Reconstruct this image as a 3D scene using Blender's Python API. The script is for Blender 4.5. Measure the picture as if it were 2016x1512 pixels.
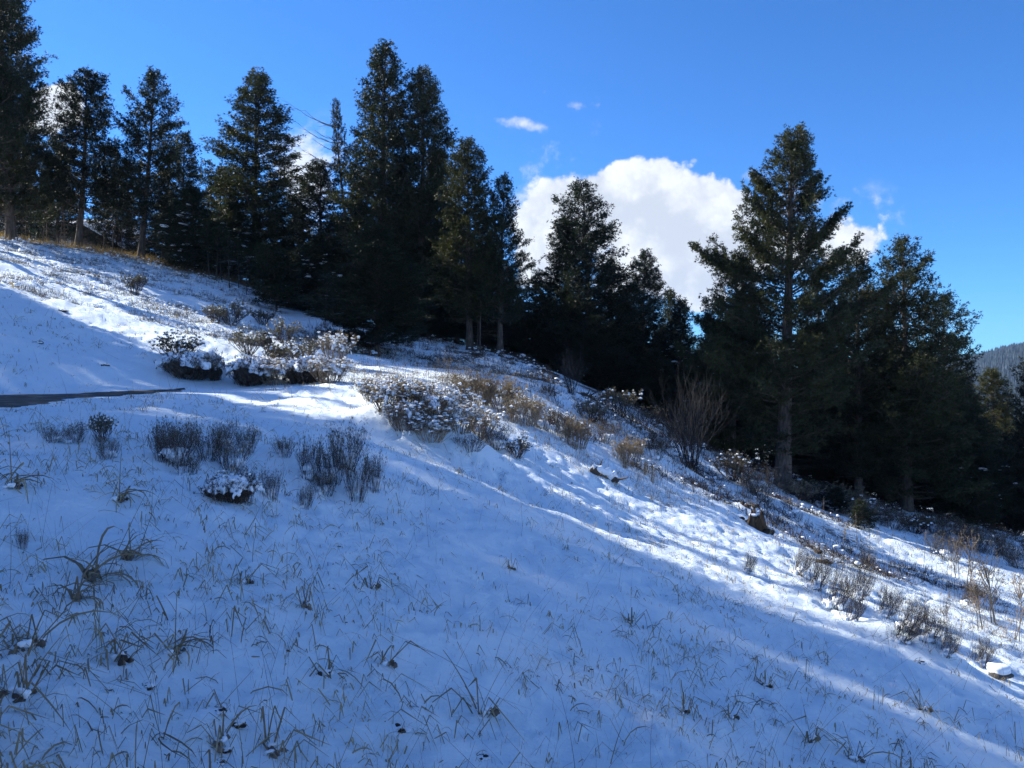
import bpy, math, random
import numpy as np

# ------------------------------------------------------------------ camera, world, sun, exposure
F = 1516.0                 # focal length in pixels of the 2016 px wide photograph
UC, VH = 1008.0, 740.0     # principal column, horizon row
for o in list(bpy.data.objects):
    bpy.data.objects.remove(o)
scene = bpy.context.scene
COL = scene.collection
cam_d = bpy.data.cameras.new('camera')
cam = bpy.data.objects.new('camera', cam_d)
COL.objects.link(cam)
cam.location = (0, 0, 0)
cam.rotation_euler = (math.radians(90), 0, 0)
cam_d.sensor_width = 36.0
cam_d.lens = F / 2016 * 36.0
cam_d.shift_y = -16.0 / 2016
cam_d.clip_start = 0.05
cam_d.clip_end = 20000
scene.camera = cam

SUN_AZ = 62.0     # degrees left of the view direction
SUN_EL = 32.0
SKY_STRENGTH = 0.15
SUN_STRENGTH = 3.2
EXPOSURE = 1.72
HAZE = 0.00012
sv = np.array([-math.sin(math.radians(SUN_AZ)) * math.cos(math.radians(SUN_EL)),
               math.cos(math.radians(SUN_AZ)) * math.cos(math.radians(SUN_EL)),
               math.sin(math.radians(SUN_EL))])
world = bpy.data.worlds.new('World')
scene.world = world
world.use_nodes = True
wt = world.node_tree
for n in list(wt.nodes):
    wt.nodes.remove(n)


def WN(t, **k):
    n = wt.nodes.new(t)
    for a, b in k.items():
        setattr(n, a, b)
    return n


def wmath(op, a, b=None, c=None, clamp=False):
    n = WN('ShaderNodeMath', operation=op)
    n.use_clamp = clamp
    for i, x in enumerate((a, b, c)):
        if x is None:
            continue
        if isinstance(x, (int, float)):
            n.inputs[i].default_value = x
        else:
            wt.links.new(x, n.inputs[i])
    return n.outputs[0]


def build_world():
    L = wt.links.new
    sky = WN('ShaderNodeTexSky', sky_type='NISHITA')
    sky.sun_disc = False
    sky.sun_elevation = math.radians(SUN_EL)
    sky.sun_rotation = math.radians(-SUN_AZ)
    sky.altitude = 1800
    sky.air_density = 1.0
    sky.dust_density = 0.1
    sky.ozone_density = 2.2
    # the clouds stand at fixed compass directions and heights of the sky
    tc = WN('ShaderNodeTexCoord')
    sep = WN('ShaderNodeSeparateXYZ')
    L(tc.outputs['Generated'], sep.inputs[0])
    yy = wmath('MAXIMUM', sep.outputs[1], 0.05)
    su = wmath('DIVIDE', sep.outputs[0], yy)      # tangent of azimuth
    sw = wmath('DIVIDE', sep.outputs[2], yy)      # tangent of height
    comb = WN('ShaderNodeCombineXYZ')
    L(su, comb.inputs[0]); L(sw, comb.inputs[1])

    def noise(scale, detail, rough, off=0.0):
        m = WN('ShaderNodeMapping')
        m.inputs['Location'].default_value = (off, off * 0.7, off * 0.3)
        L(comb.outputs[0], m.inputs[0])
        n = WN('ShaderNodeTexNoise')
        n.inputs['Scale'].default_value = scale
        n.inputs['Detail'].default_value = detail
        n.inputs['Roughness'].default_value = rough
        L(m.outputs[0], n.inputs[0])
        return n
    nbig = noise(8.0, 10, 0.62, 3.1)
    nfine = noise(26.0, 6, 0.6, 9.3)

    def blobs(lst):
        acc = None
        for (u, v, ru, rv) in lst:
            cu, cv = (u - UC) / F, (VH - v) / F
            a = wmath('MULTIPLY', wmath('SUBTRACT', su, cu), F / ru)
            b = wmath('MULTIPLY', wmath('SUBTRACT', sw, cv), F / rv)
            d = wmath('ADD', wmath('MULTIPLY', a, a), wmath('MULTIPLY', b, b))
            e = wmath('EXPONENT', wmath('MULTIPLY', d, -0.85))
            acc = e if acc is None else wmath('ADD', acc, e)
        return acc
    solid = blobs([(1270, 345, 75, 62), (1235, 405, 115, 75), (1150, 402, 115, 56), (1200, 385, 60, 45), (1082, 410, 55, 52), (1345, 415, 100, 85), (1075, 470, 50, 60),
                   (1260, 490, 190, 100), (1425, 400, 55, 48), (1440, 470, 130, 90), (1340, 560, 130, 48), (1390, 600, 40, 22), (1050, 520, 50, 60),
                   (1692, 466, 80, 44), (1650, 500, 100, 50), (118, 196, 66, 38), (95, 242, 66, 36), (60, 220, 60, 50), (105, 205, 60, 46)])
    wisp = blobs([(605, 330, 48, 46), (590, 385, 42, 40), (1020, 240, 48, 14), (1062, 250, 24, 14), (1135, 208, 30, 12), (1074, 184, 16, 10),
                  (1470, 345, 40, 20), (1030, 430, 22, 60)])
    vo = WN('ShaderNodeTexVoronoi', feature='F1')
    vo.inputs['Scale'].default_value = 17.0; vo.inputs['Detail'].default_value = 3.0; vo.inputs['Roughness'].default_value = 0.6
    dis = WN('ShaderNodeMixRGB', blend_type='ADD'); dis.inputs[0].default_value = 0.035
    L(comb.outputs[0], dis.inputs[1]); L(nfine.outputs['Color'], dis.inputs[2]); L(dis.outputs[0], vo.inputs[0])
    puff = wmath('SUBTRACT', 0.42, vo.outputs['Distance'])
    amp = wmath('MULTIPLY', wmath('SUBTRACT', nbig.outputs[0], 0.5), 2.1)
    amp2 = wmath('MULTIPLY', wmath('SUBTRACT', nfine.outputs[0], 0.5), 1.5)
    dens = wmath('ADD', wmath('ADD', wmath('ADD', solid, amp), amp2), wmath('MULTIPLY', puff, 0.75))
    mr = WN('ShaderNodeMapRange', interpolation_type='SMOOTHSTEP')
    mr.inputs[1].default_value = 0.42; mr.inputs[2].default_value = 0.92
    L(dens, mr.inputs[0])
    dens2 = wmath('ADD', wisp, wmath('ADD', wmath('MULTIPLY', amp, 1.7), wmath('MULTIPLY', amp2, 2.0)))
    mr2 = WN('ShaderNodeMapRange', interpolation_type='SMOOTHSTEP')
    mr2.inputs[1].default_value = 0.25; mr2.inputs[2].default_value = 1.4
    mr2.inputs[4].default_value = 0.85
    L(dens2, mr2.inputs[0])
    front = wmath('GREATER_THAN', sep.outputs[1], 0.1)
    has = wmath('MINIMUM', wmath('MULTIPLY', wmath('ADD', solid, wisp), 12.0), 1.0)
    mask = wmath('MULTIPLY', wmath('MULTIPLY', wmath('MAXIMUM', mr.outputs[0], mr2.outputs[0]), front), has)
    # unseen scattered cumulus, added outside the view to brighten the shaded snow
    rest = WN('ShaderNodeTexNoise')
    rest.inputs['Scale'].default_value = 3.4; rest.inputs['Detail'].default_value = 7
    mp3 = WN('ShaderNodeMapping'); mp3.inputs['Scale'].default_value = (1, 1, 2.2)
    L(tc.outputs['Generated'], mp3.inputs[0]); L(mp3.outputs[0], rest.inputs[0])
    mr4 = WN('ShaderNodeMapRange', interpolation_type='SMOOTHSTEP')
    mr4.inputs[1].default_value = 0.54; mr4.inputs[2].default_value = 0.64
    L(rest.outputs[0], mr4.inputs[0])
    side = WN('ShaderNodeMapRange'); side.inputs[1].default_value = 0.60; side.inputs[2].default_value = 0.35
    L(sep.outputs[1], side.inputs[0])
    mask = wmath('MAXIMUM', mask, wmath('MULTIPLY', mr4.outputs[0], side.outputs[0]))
    # thick parts of the cloud are grey-mauve underneath, edges bright
    nsh = noise(9.0, 4, 0.5, 17.0)
    thick = blobs([(1330, 500, 130, 90), (1420, 500, 70, 60), (1270, 440, 60, 40), (1180, 560, 90, 40)])
    sh = wmath('ADD', wmath('MULTIPLY', thick, wmath('ADD', wmath('MULTIPLY', nsh.outputs[0], 1.9), -0.62)), wmath('ADD', wmath('MULTIPLY', puff, -0.75), wmath('MULTIPLY', wmath('SUBTRACT', nfine.outputs[0], 0.5), -0.9)))
    mr3 = WN('ShaderNodeMapRange', interpolation_type='SMOOTHSTEP')
    mr3.inputs[1].default_value = 0.1; mr3.inputs[2].default_value = 1.0
    L(sh, mr3.inputs[0])
    cc = WN('ShaderNodeMixRGB')
    cc.inputs[1].default_value = (2.12, 2.2, 2.25, 1)
    cc.inputs[2].default_value = (1.42, 1.55, 1.8, 1)
    L(mr3.outputs[0], cc.inputs[0])
    tint = WN('ShaderNodeMixRGB', blend_type='MULTIPLY')
    tint.inputs[0].default_value = 1.0
    tint.inputs[2].default_value = (0.104, 0.262, 0.450, 1)
    gam = WN('ShaderNodeGamma')
    gam.inputs[1].default_value = 1.0
    L(sky.outputs[0], gam.inputs[0])
    L(gam.outputs[0], tint.inputs[1])
    mix = WN('ShaderNodeMixRGB')
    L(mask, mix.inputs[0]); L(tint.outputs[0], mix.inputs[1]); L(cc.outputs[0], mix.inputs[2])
    bg = WN('ShaderNodeBackground')
    bg.inputs[1].default_value = SKY_STRENGTH
    L(mix.outputs[0], bg.inputs[0])
    out = WN('ShaderNodeOutputWorld')
    L(bg.outputs[0], out.inputs[0])


build_world()
sd = bpy.data.lights.new('sun', 'SUN')
sd.energy = SUN_STRENGTH
sd.angle = math.radians(0.5)
sd.color = (1.0, 0.94, 0.84)
sun = bpy.data.objects.new('sun', sd)
COL.objects.link(sun)
sun.rotation_euler = (math.radians(90 - SUN_EL), 0, math.radians(180 + (90 - 90) ) )
from mathutils import Vector
sun.rotation_euler = Vector(tuple(sv)).to_track_quat('Z', 'Y').to_euler()
scene.view_settings.view_transform = 'Standard'
scene.view_settings.look = 'None'
scene.view_settings.exposure = EXPOSURE
scene.view_settings.gamma = 1
scene.view_settings.use_curve_mapping = False
scene.render.engine = 'CYCLES'
scene.cycles.max_bounces = 6
scene.cycles.transparent_max_bounces = 8

# ------------------------------------------------------------------ helpers
R = np.random.RandomState(11)
RND = random.Random(5)


def _hash(ix, iy, seed):
    h = (ix.astype(np.int64) * 374761393 + iy.astype(np.int64) * 668265263 + seed * 974634777) & 0xFFFFFFFF
    h = ((h ^ (h >> 13)) * 1274126177) & 0xFFFFFFFF
    return ((h ^ (h >> 16)) & 0xFFFFFF) / float(0xFFFFFF)


def vnoise(x, y, seed=0):
    ix, iy = np.floor(x), np.floor(y)
    fx, fy = x - ix, y - iy
    fx = fx * fx * fx * (fx * (fx * 6 - 15) + 10)
    fy = fy * fy * fy * (fy * (fy * 6 - 15) + 10)
    a = _hash(ix, iy, seed); b = _hash(ix + 1, iy, seed)
    c = _hash(ix, iy + 1, seed); d = _hash(ix + 1, iy + 1, seed)
    return (a + (b - a) * fx) * (1 - fy) + (c + (d - c) * fx) * fy - 0.5


def fbm(x, y, seed=0, octv=4, gain=0.5):
    t = 0; a = 1.0
    for i in range(octv):
        t = t + a * vnoise(x * (2.03 ** i) + 17.3 * i, y * (2.03 ** i) - 9.1 * i, seed + i)
        a *= gain
    return t


def mesh_from(name, V, faces_list, smooth=False):
    """faces_list: list of int arrays (n,3) or (n,4)"""
    me = bpy.data.meshes.new(name)
    V = np.asarray(V, dtype=np.float32)
    me.vertices.add(len(V))
    me.vertices.foreach_set('co', V.ravel())
    loops = []; starts = []; totals = []
    s = 0
    for f in faces_list:
        f = np.asarray(f, dtype=np.int32)
        if len(f) == 0:
            continue
        n, k = f.shape
        loops.append(f.ravel())
        starts.append(s + np.arange(n, dtype=np.int32) * k)
        totals.append(np.full(n, k, dtype=np.int32))
        s += n * k
    if not loops:
        return me
    loops = np.concatenate(loops); starts = np.concatenate(starts); totals = np.concatenate(totals)
    me.loops.add(len(loops)); me.loops.foreach_set('vertex_index', loops)
    me.polygons.add(len(starts))
    me.polygons.foreach_set('loop_start', starts)
    me.polygons.foreach_set('loop_total', totals)
    me.polygons.foreach_set('use_smooth', np.full(len(starts), smooth))
    me.update(calc_edges=True)
    return me


class MB:
    """collects vertices and faces for one mesh"""
    def __init__(self):
        self.V = []; self.T = []; self.Q = []; self.n = 0

    def add(self, V, T=None, Q=None):
        V = np.asarray(V, dtype=float).reshape(-1, 3)
        self.V.append(V)
        if T is not None and len(T):
            self.T.append(np.asarray(T, dtype=int) + self.n)
        if Q is not None and len(Q):
            self.Q.append(np.asarray(Q, dtype=int) + self.n)
        self.n += len(V)

    def tube(self, P, rad, sides=5, cap=True):
        P = np.asarray(P, dtype=float); m = len(P)
        rad = np.asarray(rad, dtype=float) * np.ones(m)
        T = np.gradient(P, axis=0)
        T /= np.linalg.norm(T, axis=1)[:, None] + 1e-9
        ref = np.array([0.0, 0, 1.0])
        if abs(T[0][2]) > 0.9:
            ref = np.array([1.0, 0, 0])
        A = np.cross(T, ref); A /= np.linalg.norm(A, axis=1)[:, None] + 1e-9
        B = np.cross(T, A)
        an = np.arange(sides) * 2 * math.pi / sides
        V = P[:, None, :] + rad[:, None, None] * (np.cos(an)[None, :, None] * A[:, None, :] + np.sin(an)[None, :, None] * B[:, None, :])
        i = np.arange(m - 1)[:, None] * sides; j = np.arange(sides)[None, :]; j2 = (j + 1) % sides
        Q = np.stack([i + j, i + j2, i + sides + j2, i + sides + j], -1).reshape(-1, 4)
        self.add(V.reshape(-1, 3), Q=Q)

    def ribbons(self, P, W):
        """P (N,m,3) centre lines, W (N,m,3) half-width vectors"""
        N, m, _ = P.shape
        V = np.stack([P - W, P + W], 2).reshape(N, m * 2, 3)
        b = (np.arange(N) * m * 2)[:, None, None]
        k = (np.arange(m - 1) * 2)[None, :, None]
        Q = b + k + np.array([0, 1, 3, 2])[None, None, :]
        self.add(V.reshape(-1, 3), Q=Q.reshape(-1, 4))

    def mesh(self, name, smooth=False):
        V = np.concatenate(self.V) if self.V else np.zeros((0, 3))
        fl = []
        if self.T: fl.append(np.concatenate(self.T))
        if self.Q: fl.append(np.concatenate(self.Q))
        return mesh_from(name, V, fl, smooth)


def link(name, me, mat=None, parent=None, loc=None, kind=None):
    o = bpy.data.objects.new(name, me)
    COL.objects.link(o)
    if mat is not None and me is not None and len(me.materials) == 0:
        me.materials.append(mat)
    if parent is not None:
        o.parent = parent
    if loc is not None:
        o.location = loc
    if kind:
        o['kind'] = kind
    return o


def empty(name, loc, label, cat, group=None, rz=0.0, scale=None, lean=None):
    o = bpy.data.objects.new(name, None)
    COL.objects.link(o)
    o.location = loc
    o.rotation_euler = (lean[0] if lean else 0, lean[1] if lean else 0, rz)
    if scale is not None:
        o.scale = scale
    o.empty_display_size = 0.3
    o['label'] = label; o['category'] = cat
    if group:
        o['group'] = group
    return o


def ico(sub=1):
    t = (1 + 5 ** .5) / 2
    V = [(-1, t, 0), (1, t, 0), (-1, -t, 0), (1, -t, 0), (0, -1, t), (0, 1, t), (0, -1, -t), (0, 1, -t), (t, 0, -1), (t, 0, 1), (-t, 0, -1), (-t, 0, 1)]
    Fc = [(0, 11, 5), (0, 5, 1), (0, 1, 7), (0, 7, 10), (0, 10, 11), (1, 5, 9), (5, 11, 4), (11, 10, 2), (10, 7, 6), (7, 1, 8), (3, 9, 4), (3, 4, 2), (3, 2, 6), (3, 6, 8), (3, 8, 9), (4, 9, 5), (2, 4, 11), (6, 2, 10), (8, 6, 7), (9, 8, 1)]
    V = [np.array(v) / np.linalg.norm(v) for v in V]
    for _ in range(sub):
        cache = {}; F2 = []
        def mid(a, b):
            k = (min(a, b), max(a, b))
            if k not in cache:
                m = V[a] + V[b]; V.append(m / np.linalg.norm(m)); cache[k] = len(V) - 1
            return cache[k]
        for a, b, c in Fc:
            ab, bc, ca = mid(a, b), mid(b, c), mid(c, a)
            F2 += [(a, ab, ca), (b, bc, ab), (c, ca, bc), (ab, bc, ca)]
        Fc = F2
    return np.array(V), np.array(Fc)


ICO0 = ico(0); ICO1 = ico(1); ICO2 = ico(2)


def add_lumps(mb, C, S, rs, base=ICO1, rough=0.22):
    """C (n,3) centres, S (n,3) radii : irregular rounded lumps"""
    C = np.atleast_2d(C); S = np.atleast_2d(S)
    V0, F0 = base; n = len(C); k = len(V0)
    if n == 0:
        return
    an = rs.uniform(0, 6.28, n); ca, sa = np.cos(an), np.sin(an)
    ph = rs.uniform(0, 6.28, (n, 3))
    w = 1 + rough * (np.sin(V0[None, :, 0] * 3.1 + ph[:, 0:1]) + np.sin(V0[None, :, 1] * 3.7 + ph[:, 1:2]) + np.sin(V0[None, :, 2] * 4.3 + ph[:, 2:3])) / 1.6
    V = V0[None] * w[:, :, None] * S[:, None, :]
    x = V[:, :, 0] * ca[:, None] - V[:, :, 1] * sa[:, None]
    y = V[:, :, 0] * sa[:, None] + V[:, :, 1] * ca[:, None]
    V = np.stack([x, y, V[:, :, 2]], -1) + C[:, None, :]
    T = F0[None] + (np.arange(n) * k)[:, None, None]
    mb.add(V.reshape(-1, 3), T=T.reshape(-1, 3))


# ------------------------------------------------------------------ materials
def new_mat(name):
    m = bpy.data.materials.new(name)
    m.use_nodes = True
    nt = m.node_tree
    for n in list(nt.nodes):
        nt.nodes.remove(n)
    return m, nt


def ramp(nt, stops):
    r = nt.nodes.new('ShaderNodeValToRGB')
    els = r.color_ramp.elements
    while len(els) < len(stops):
        els.new(0.5)
    for e, (p, c) in zip(els, stops):
        e.position = p; e.color = (c[0], c[1], c[2], 1)
    return r


def noise_mat(name, stops, scale=4.0, detail=4, rough=0.9, bump=0.0, bscale=None, bdist=0.01, translucent=0.0, rand=0.0, spec=0.3, coords='Object', stretch=None, sss=0.0):
    m, nt = new_mat(name)
    L = nt.links.new
    tc = nt.nodes.new('ShaderNodeTexCoord')
    src = tc.outputs[coords]
    if stretch:
        mp = nt.nodes.new('ShaderNodeMapping'); mp.inputs['Scale'].default_value = stretch
        L(src, mp.inputs[0]); src = mp.outputs[0]
    n = nt.nodes.new('ShaderNodeTexNoise')
    n.inputs['Scale'].default_value = scale; n.inputs['Detail'].default_value = detail; n.inputs['Roughness'].default_value = 0.6
    L(src, n.inputs[0])
    fac = n.outputs[0]
    if rand:
        oi = nt.nodes.new('ShaderNodeObjectInfo')
        ma = nt.nodes.new('ShaderNodeMath'); ma.operation = 'MULTIPLY_ADD'
        L(oi.outputs['Random'], ma.inputs[0]); ma.inputs[1].default_value = rand; ma.inputs[2].default_value = -rand / 2
        ad = nt.nodes.new('ShaderNodeMath'); ad.operation = 'ADD'
        L(fac, ad.inputs[0]); L(ma.outputs[0], ad.inputs[1]); fac = ad.outputs[0]
    r = ramp(nt, stops)
    L(fac, r.inputs[0])
    p = nt.nodes.new('ShaderNodeBsdfPrincipled')
    L(r.outputs[0], p.inputs['Base Color'])
    p.inputs['Roughness'].default_value = rough
    p.inputs['Specular IOR Level'].default_value = spec
    if sss:
        p.inputs['Subsurface Weight'].default_value = sss
        p.inputs['Subsurface Radius'].default_value = (0.02, 0.03, 0.05)
        p.inputs['Subsurface Scale'].default_value = 1.0
    if bump:
        nb = nt.nodes.new('ShaderNodeTexNoise')
        nb.inputs['Scale'].default_value = bscale or scale * 4; nb.inputs['Detail'].default_value = 5
        L(src, nb.inputs[0])
        b = nt.nodes.new('ShaderNodeBump'); b.inputs['Strength'].default_value = bump; b.inputs['Distance'].default_value = bdist
        L(nb.outputs[0], b.inputs['Height']); L(b.outputs[0], p.inputs['Normal'])
    o = nt.nodes.new('ShaderNodeOutputMaterial')
    if translucent:
        t = nt.nodes.new('ShaderNodeBsdfTranslucent')
        mu = nt.nodes.new('ShaderNodeMixRGB'); mu.blend_type = 'MULTIPLY'; mu.inputs[0].default_value = 1
        mu.inputs[2].default_value = (1.5, 1.5, 0.7, 1)
        L(r.outputs[0], mu.inputs[1]); L(mu.outputs[0], t.inputs[0])
        mx = nt.nodes.new('ShaderNodeMixShader'); mx.inputs[0].default_value = translucent
        L(p.outputs[0], mx.inputs[1]); L(t.outputs[0], mx.inputs[2]); L(mx.outputs[0], o.inputs[0])
    else:
        L(p.outputs[0], o.inputs[0])
    return m


M = {}
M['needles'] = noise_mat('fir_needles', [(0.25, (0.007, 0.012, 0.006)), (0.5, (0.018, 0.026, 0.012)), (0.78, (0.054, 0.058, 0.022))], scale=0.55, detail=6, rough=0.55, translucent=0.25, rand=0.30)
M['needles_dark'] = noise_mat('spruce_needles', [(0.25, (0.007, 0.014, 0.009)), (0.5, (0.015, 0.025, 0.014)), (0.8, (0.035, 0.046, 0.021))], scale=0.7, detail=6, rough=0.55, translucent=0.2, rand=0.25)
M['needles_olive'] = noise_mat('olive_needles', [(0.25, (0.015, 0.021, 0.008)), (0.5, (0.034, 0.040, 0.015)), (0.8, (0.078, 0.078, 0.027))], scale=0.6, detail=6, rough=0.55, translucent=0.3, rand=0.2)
M['bark'] = noise_mat('bark', [(0.3, (0.035, 0.028, 0.024)), (0.55, (0.11, 0.088, 0.072)), (0.8, (0.20, 0.165, 0.135))], scale=6, detail=8, rough=0.95, bump=0.9, bscale=9, bdist=0.05, stretch=(2.2, 2.2, 0.45))
M['twig'] = noise_mat('twig_bark', [(0.3, (0.05, 0.036, 0.028)), (0.7, (0.13, 0.098, 0.075))], scale=5, rough=0.9)
M['darktwig'] = noise_mat('dark_twigs', [(0.3, (0.030, 0.022, 0.020)), (0.7, (0.095, 0.068, 0.055))], scale=6, rough=0.9, rand=0.2)
M['greytwig'] = noise_mat('grey_twigs', [(0.3, (0.10, 0.085, 0.072)), (0.7, (0.26, 0.23, 0.20))], scale=6, rough=0.9, rand=0.2)
M['sage'] = noise_mat('sage_leaves', [(0.3, (0.075, 0.068, 0.053)), (0.7, (0.21, 0.192, 0.155))], scale=5, rough=0.9, translucent=0.2, rand=0.3)
M['willowbark'] = noise_mat('willow_bark', [(0.3, (0.018, 0.017, 0.018)), (0.7, (0.048, 0.044, 0.043))], scale=6, rough=0.9)
M['brownleaf'] = noise_mat('dead_brown_leaves', [(0.3, (0.05, 0.04, 0.032)), (0.7, (0.20, 0.16, 0.125))], scale=5, rough=0.9, rand=0.3)
M['brush'] = noise_mat('tan_brush_stems', [(0.3, (0.11, 0.082, 0.058)), (0.7, (0.33, 0.255, 0.185))], scale=4, rough=0.9, translucent=0.2, rand=0.3)
M['straw'] = noise_mat('dry_grass', [(0.3, (0.10, 0.075, 0.055)), (0.5, (0.25, 0.195, 0.14)), (0.75, (0.50, 0.41, 0.30))], scale=2.3, rough=0.8, translucent=0.3)
M['gold'] = noise_mat('golden_grass', [(0.3, (0.12, 0.085, 0.055)), (0.7, (0.34, 0.245, 0.165))], scale=1.5, rough=0.85, translucent=0.35)
M['soil'] = noise_mat('dark_soil', [(0.3, (0.02, 0.015, 0.011)), (0.7, (0.12, 0.085, 0.058))], scale=14, rough=1, bump=0.8, bscale=30, bdist=0.02)
M['stump'] = noise_mat('stump_wood', [(0.3, (0.02, 0.014, 0.010)), (0.7, (0.15, 0.092, 0.052))], scale=8, rough=0.95, bump=0.8, bscale=12, bdist=0.03, stretch=(2, 2, 0.5))
M['rock'] = noise_mat('dark_rock', [(0.3, (0.03, 0.03, 0.03)), (0.7, (0.12, 0.11, 0.10))], scale=3, rough=0.9, bump=0.7, bscale=10, bdist=0.04)
M['snowlump'] = noise_mat('clinging_snow', [(0.3, (0.80, 0.85, 0.90)), (0.7, (0.88, 0.91, 0.94))], scale=3, rough=0.8, bump=0.4, bscale=40, bdist=0.01, spec=0.2)
M['siding'] = noise_mat('pale_siding', [(0.3, (0.28, 0.29, 0.31)), (0.7, (0.36, 0.36, 0.37))], scale=1.5, rough=0.8)
M['browning'] = noise_mat('brown_boards', [(0.3, (0.05, 0.035, 0.028)), (0.7, (0.10, 0.075, 0.06))], scale=2, rough=0.85, stretch=(1, 1, 6))
M['glass'] = noise_mat('window_glass', [(0.3, (0.015, 0.018, 0.025)), (0.7, (0.03, 0.035, 0.045))], scale=2, rough=0.08, spec=0.6)
M['trim'] = noise_mat('white_trim', [(0.3, (0.7, 0.7, 0.7)), (0.7, (0.78, 0.78, 0.78))], scale=2, rough=0.6)
M['road'] = noise_mat('wet_gravel_road', [(0.3, (0.045, 0.037, 0.030)), (0.55, (0.11, 0.095, 0.078)), (0.82, (0.3, 0.3, 0.3))], scale=5, detail=10, rough=0.85, bump=0.7, bscale=60, bdist=0.02)


def snow_material():
    m, nt = new_mat('snow')
    L = nt.links.new
    tc = nt.nodes.new('ShaderNodeTexCoord')

    def N(scale, detail, rough=0.6):
        n = nt.nodes.new('ShaderNodeTexNoise')
        n.inputs['Scale'].default_value = scale; n.inputs['Detail'].default_value = detail; n.inputs['Roughness'].default_value = rough
        L(tc.outputs['Object'], n.inputs[0])
        return n
    p = nt.nodes.new('ShaderNodeBsdfPrincipled')
    n1 = N(0.8, 6)
    r = ramp(nt, [(0.3, (0.77, 0.89, 0.97)), (0.7, (0.85, 0.94, 0.98))])
    L(n1.outputs[0], r.inputs[0])
    # patches where dry litter and soil show through thin snow, from a painted vertex mask of the slope
    at = nt.nodes.new('ShaderNodeAttribute'); at.attribute_name = 'litter'
    n2 = N(5.5, 9, 0.72)
    ma = nt.nodes.new('ShaderNodeMath'); ma.operation = 'MULTIPLY_ADD'
    L(at.outputs['Fac'], ma.inputs[0]); ma.inputs[1].default_value = 0.62; L(n2.outputs[0], ma.inputs[2])
    mr = nt.nodes.new('ShaderNodeMapRange'); mr.inputs[1].default_value = 0.80; mr.inputs[2].default_value = 0.92
    L(ma.outputs[0], mr.inputs[0])
    n3 = N(11, 4)
    r3 = ramp(nt, [(0.35, (0.03, 0.022, 0.016)), (0.55, (0.11, 0.08, 0.052)), (0.7, (0.26, 0.19, 0.12))])
    L(n3.outputs[0], r3.inputs[0])
    mx = nt.nodes.new('ShaderNodeMixRGB')
    L(mr.outputs[0], mx.inputs[0]); L(r.outputs[0], mx.inputs[1]); L(r3.outputs[0], mx.inputs[2])
    L(mx.outputs[0], p.inputs['Base Color'])
    p.inputs['Roughness'].default_value = 0.75
    p.inputs['Specular IOR Level'].default_value = 0.25
    b1 = nt.nodes.new('ShaderNodeBump'); b1.inputs['Strength'].default_value = 0.8; b1.inputs['Distance'].default_value = 0.035
    n4 = N(22, 8, 0.7); L(n4.outputs[0], b1.inputs['Height'])
    b2 = nt.nodes.new('ShaderNodeBump'); b2.inputs['Strength'].default_value = 0.6; b2.inputs['Distance'].default_value = 0.004
    n5 = N(260, 3, 0.6); L(n5.outputs[0], b2.inputs['Height']); L(b1.outputs[0], b2.inputs['Normal'])
    L(b2.outputs[0], p.inputs['Normal'])
    o = nt.nodes.new('ShaderNodeOutputMaterial')
    L(p.outputs[0], o.inputs[0])
    return m


M['snow'] = snow_material()

# ------------------------------------------------------------------ terrain
CP = [  # (u, v, depth): what the photograph shows of the ground, with estimated distances
    (0, 1512, 2.2), (500, 1512, 2.6), (1008, 1512, 3.14), (1500, 1512, 4.1), (2016, 1512, 5.5),
    (0, 1250, 2.9), (500, 1250, 3.6), (1008, 1250, 4.75), (1500, 1250, 7.0), (2016, 1300, 10.4),
    (0, 1000, 4.5), (400, 1000, 5.6), (800, 1000, 7.8), (1100, 1050, 8.6), (1300, 1100, 9.3), (1750, 1250, 8.6),
    (0, 880, 6.4), (200, 870, 7.3), (400, 880, 8.0), (600, 880, 9.2), (780, 870, 11.2), (1000, 950, 11.5), (1000, 880, 14.0),
    (0, 808, 8.7), (0, 790, 10.2), (0, 776, 12.2), (200, 800, 10.4), (200, 786, 12.5), (200, 772, 14.0), (400, 800, 11.6), (400, 775, 15.0), (420, 765, 17.0), (550, 790, 13.4),
    (620, 762, 16.0), (700, 775, 15.0), (760, 750, 18.0), (860, 748, 21.0), (950, 748, 24.0), (1050, 745, 28.0), (760, 820, 13.2), (900, 800, 17.0), (1000, 800, 20.0),
    (0, 700, 15.5), (0, 600, 21.0), (0, 540, 28.0), (0, 500, 36.0), (0, 472, 46.0),
    (150, 700, 17.0), (150, 600, 24.0), (150, 540, 33.0), (150, 492, 46.0),
    (350, 730, 17.2), (300, 660, 22.0), (300, 590, 31.0), (300, 515, 47.0),
    (480, 740, 18.5), (480, 680, 24.0), (450, 610, 34.0), (450, 550, 46.0),
    (620, 735, 20.5), (620, 690, 26.0), (600, 640, 35.0), (590, 600, 45.0),
    (720, 735, 23.0), (720, 700, 31.0), (900, 690, 37.0), (1000, 700, 37.0), (840, 725, 30.0), (960, 735, 31.0), (1040, 735, 34.0),
    (1100, 765, 27.0), (1200, 810, 27.0), (1300, 865, 28.0), (1400, 915, 29.0), (1545, 965, 32.0), (1760, 1010, 36.0), (2016, 1060, 37.0),
    (1150, 850, 20.0), (1250, 920, 19.0), (1200, 980, 14.0), (1400, 1000, 18.0), (1500, 1080, 14.5), (1650, 1110, 17.5), (1850, 1165, 18.5), (2016, 1200, 19.5), (1400, 960, 23.0), (1700, 1060, 25.0), (2016, 1130, 26.0), (1850, 1300, 8.6),
]
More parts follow.
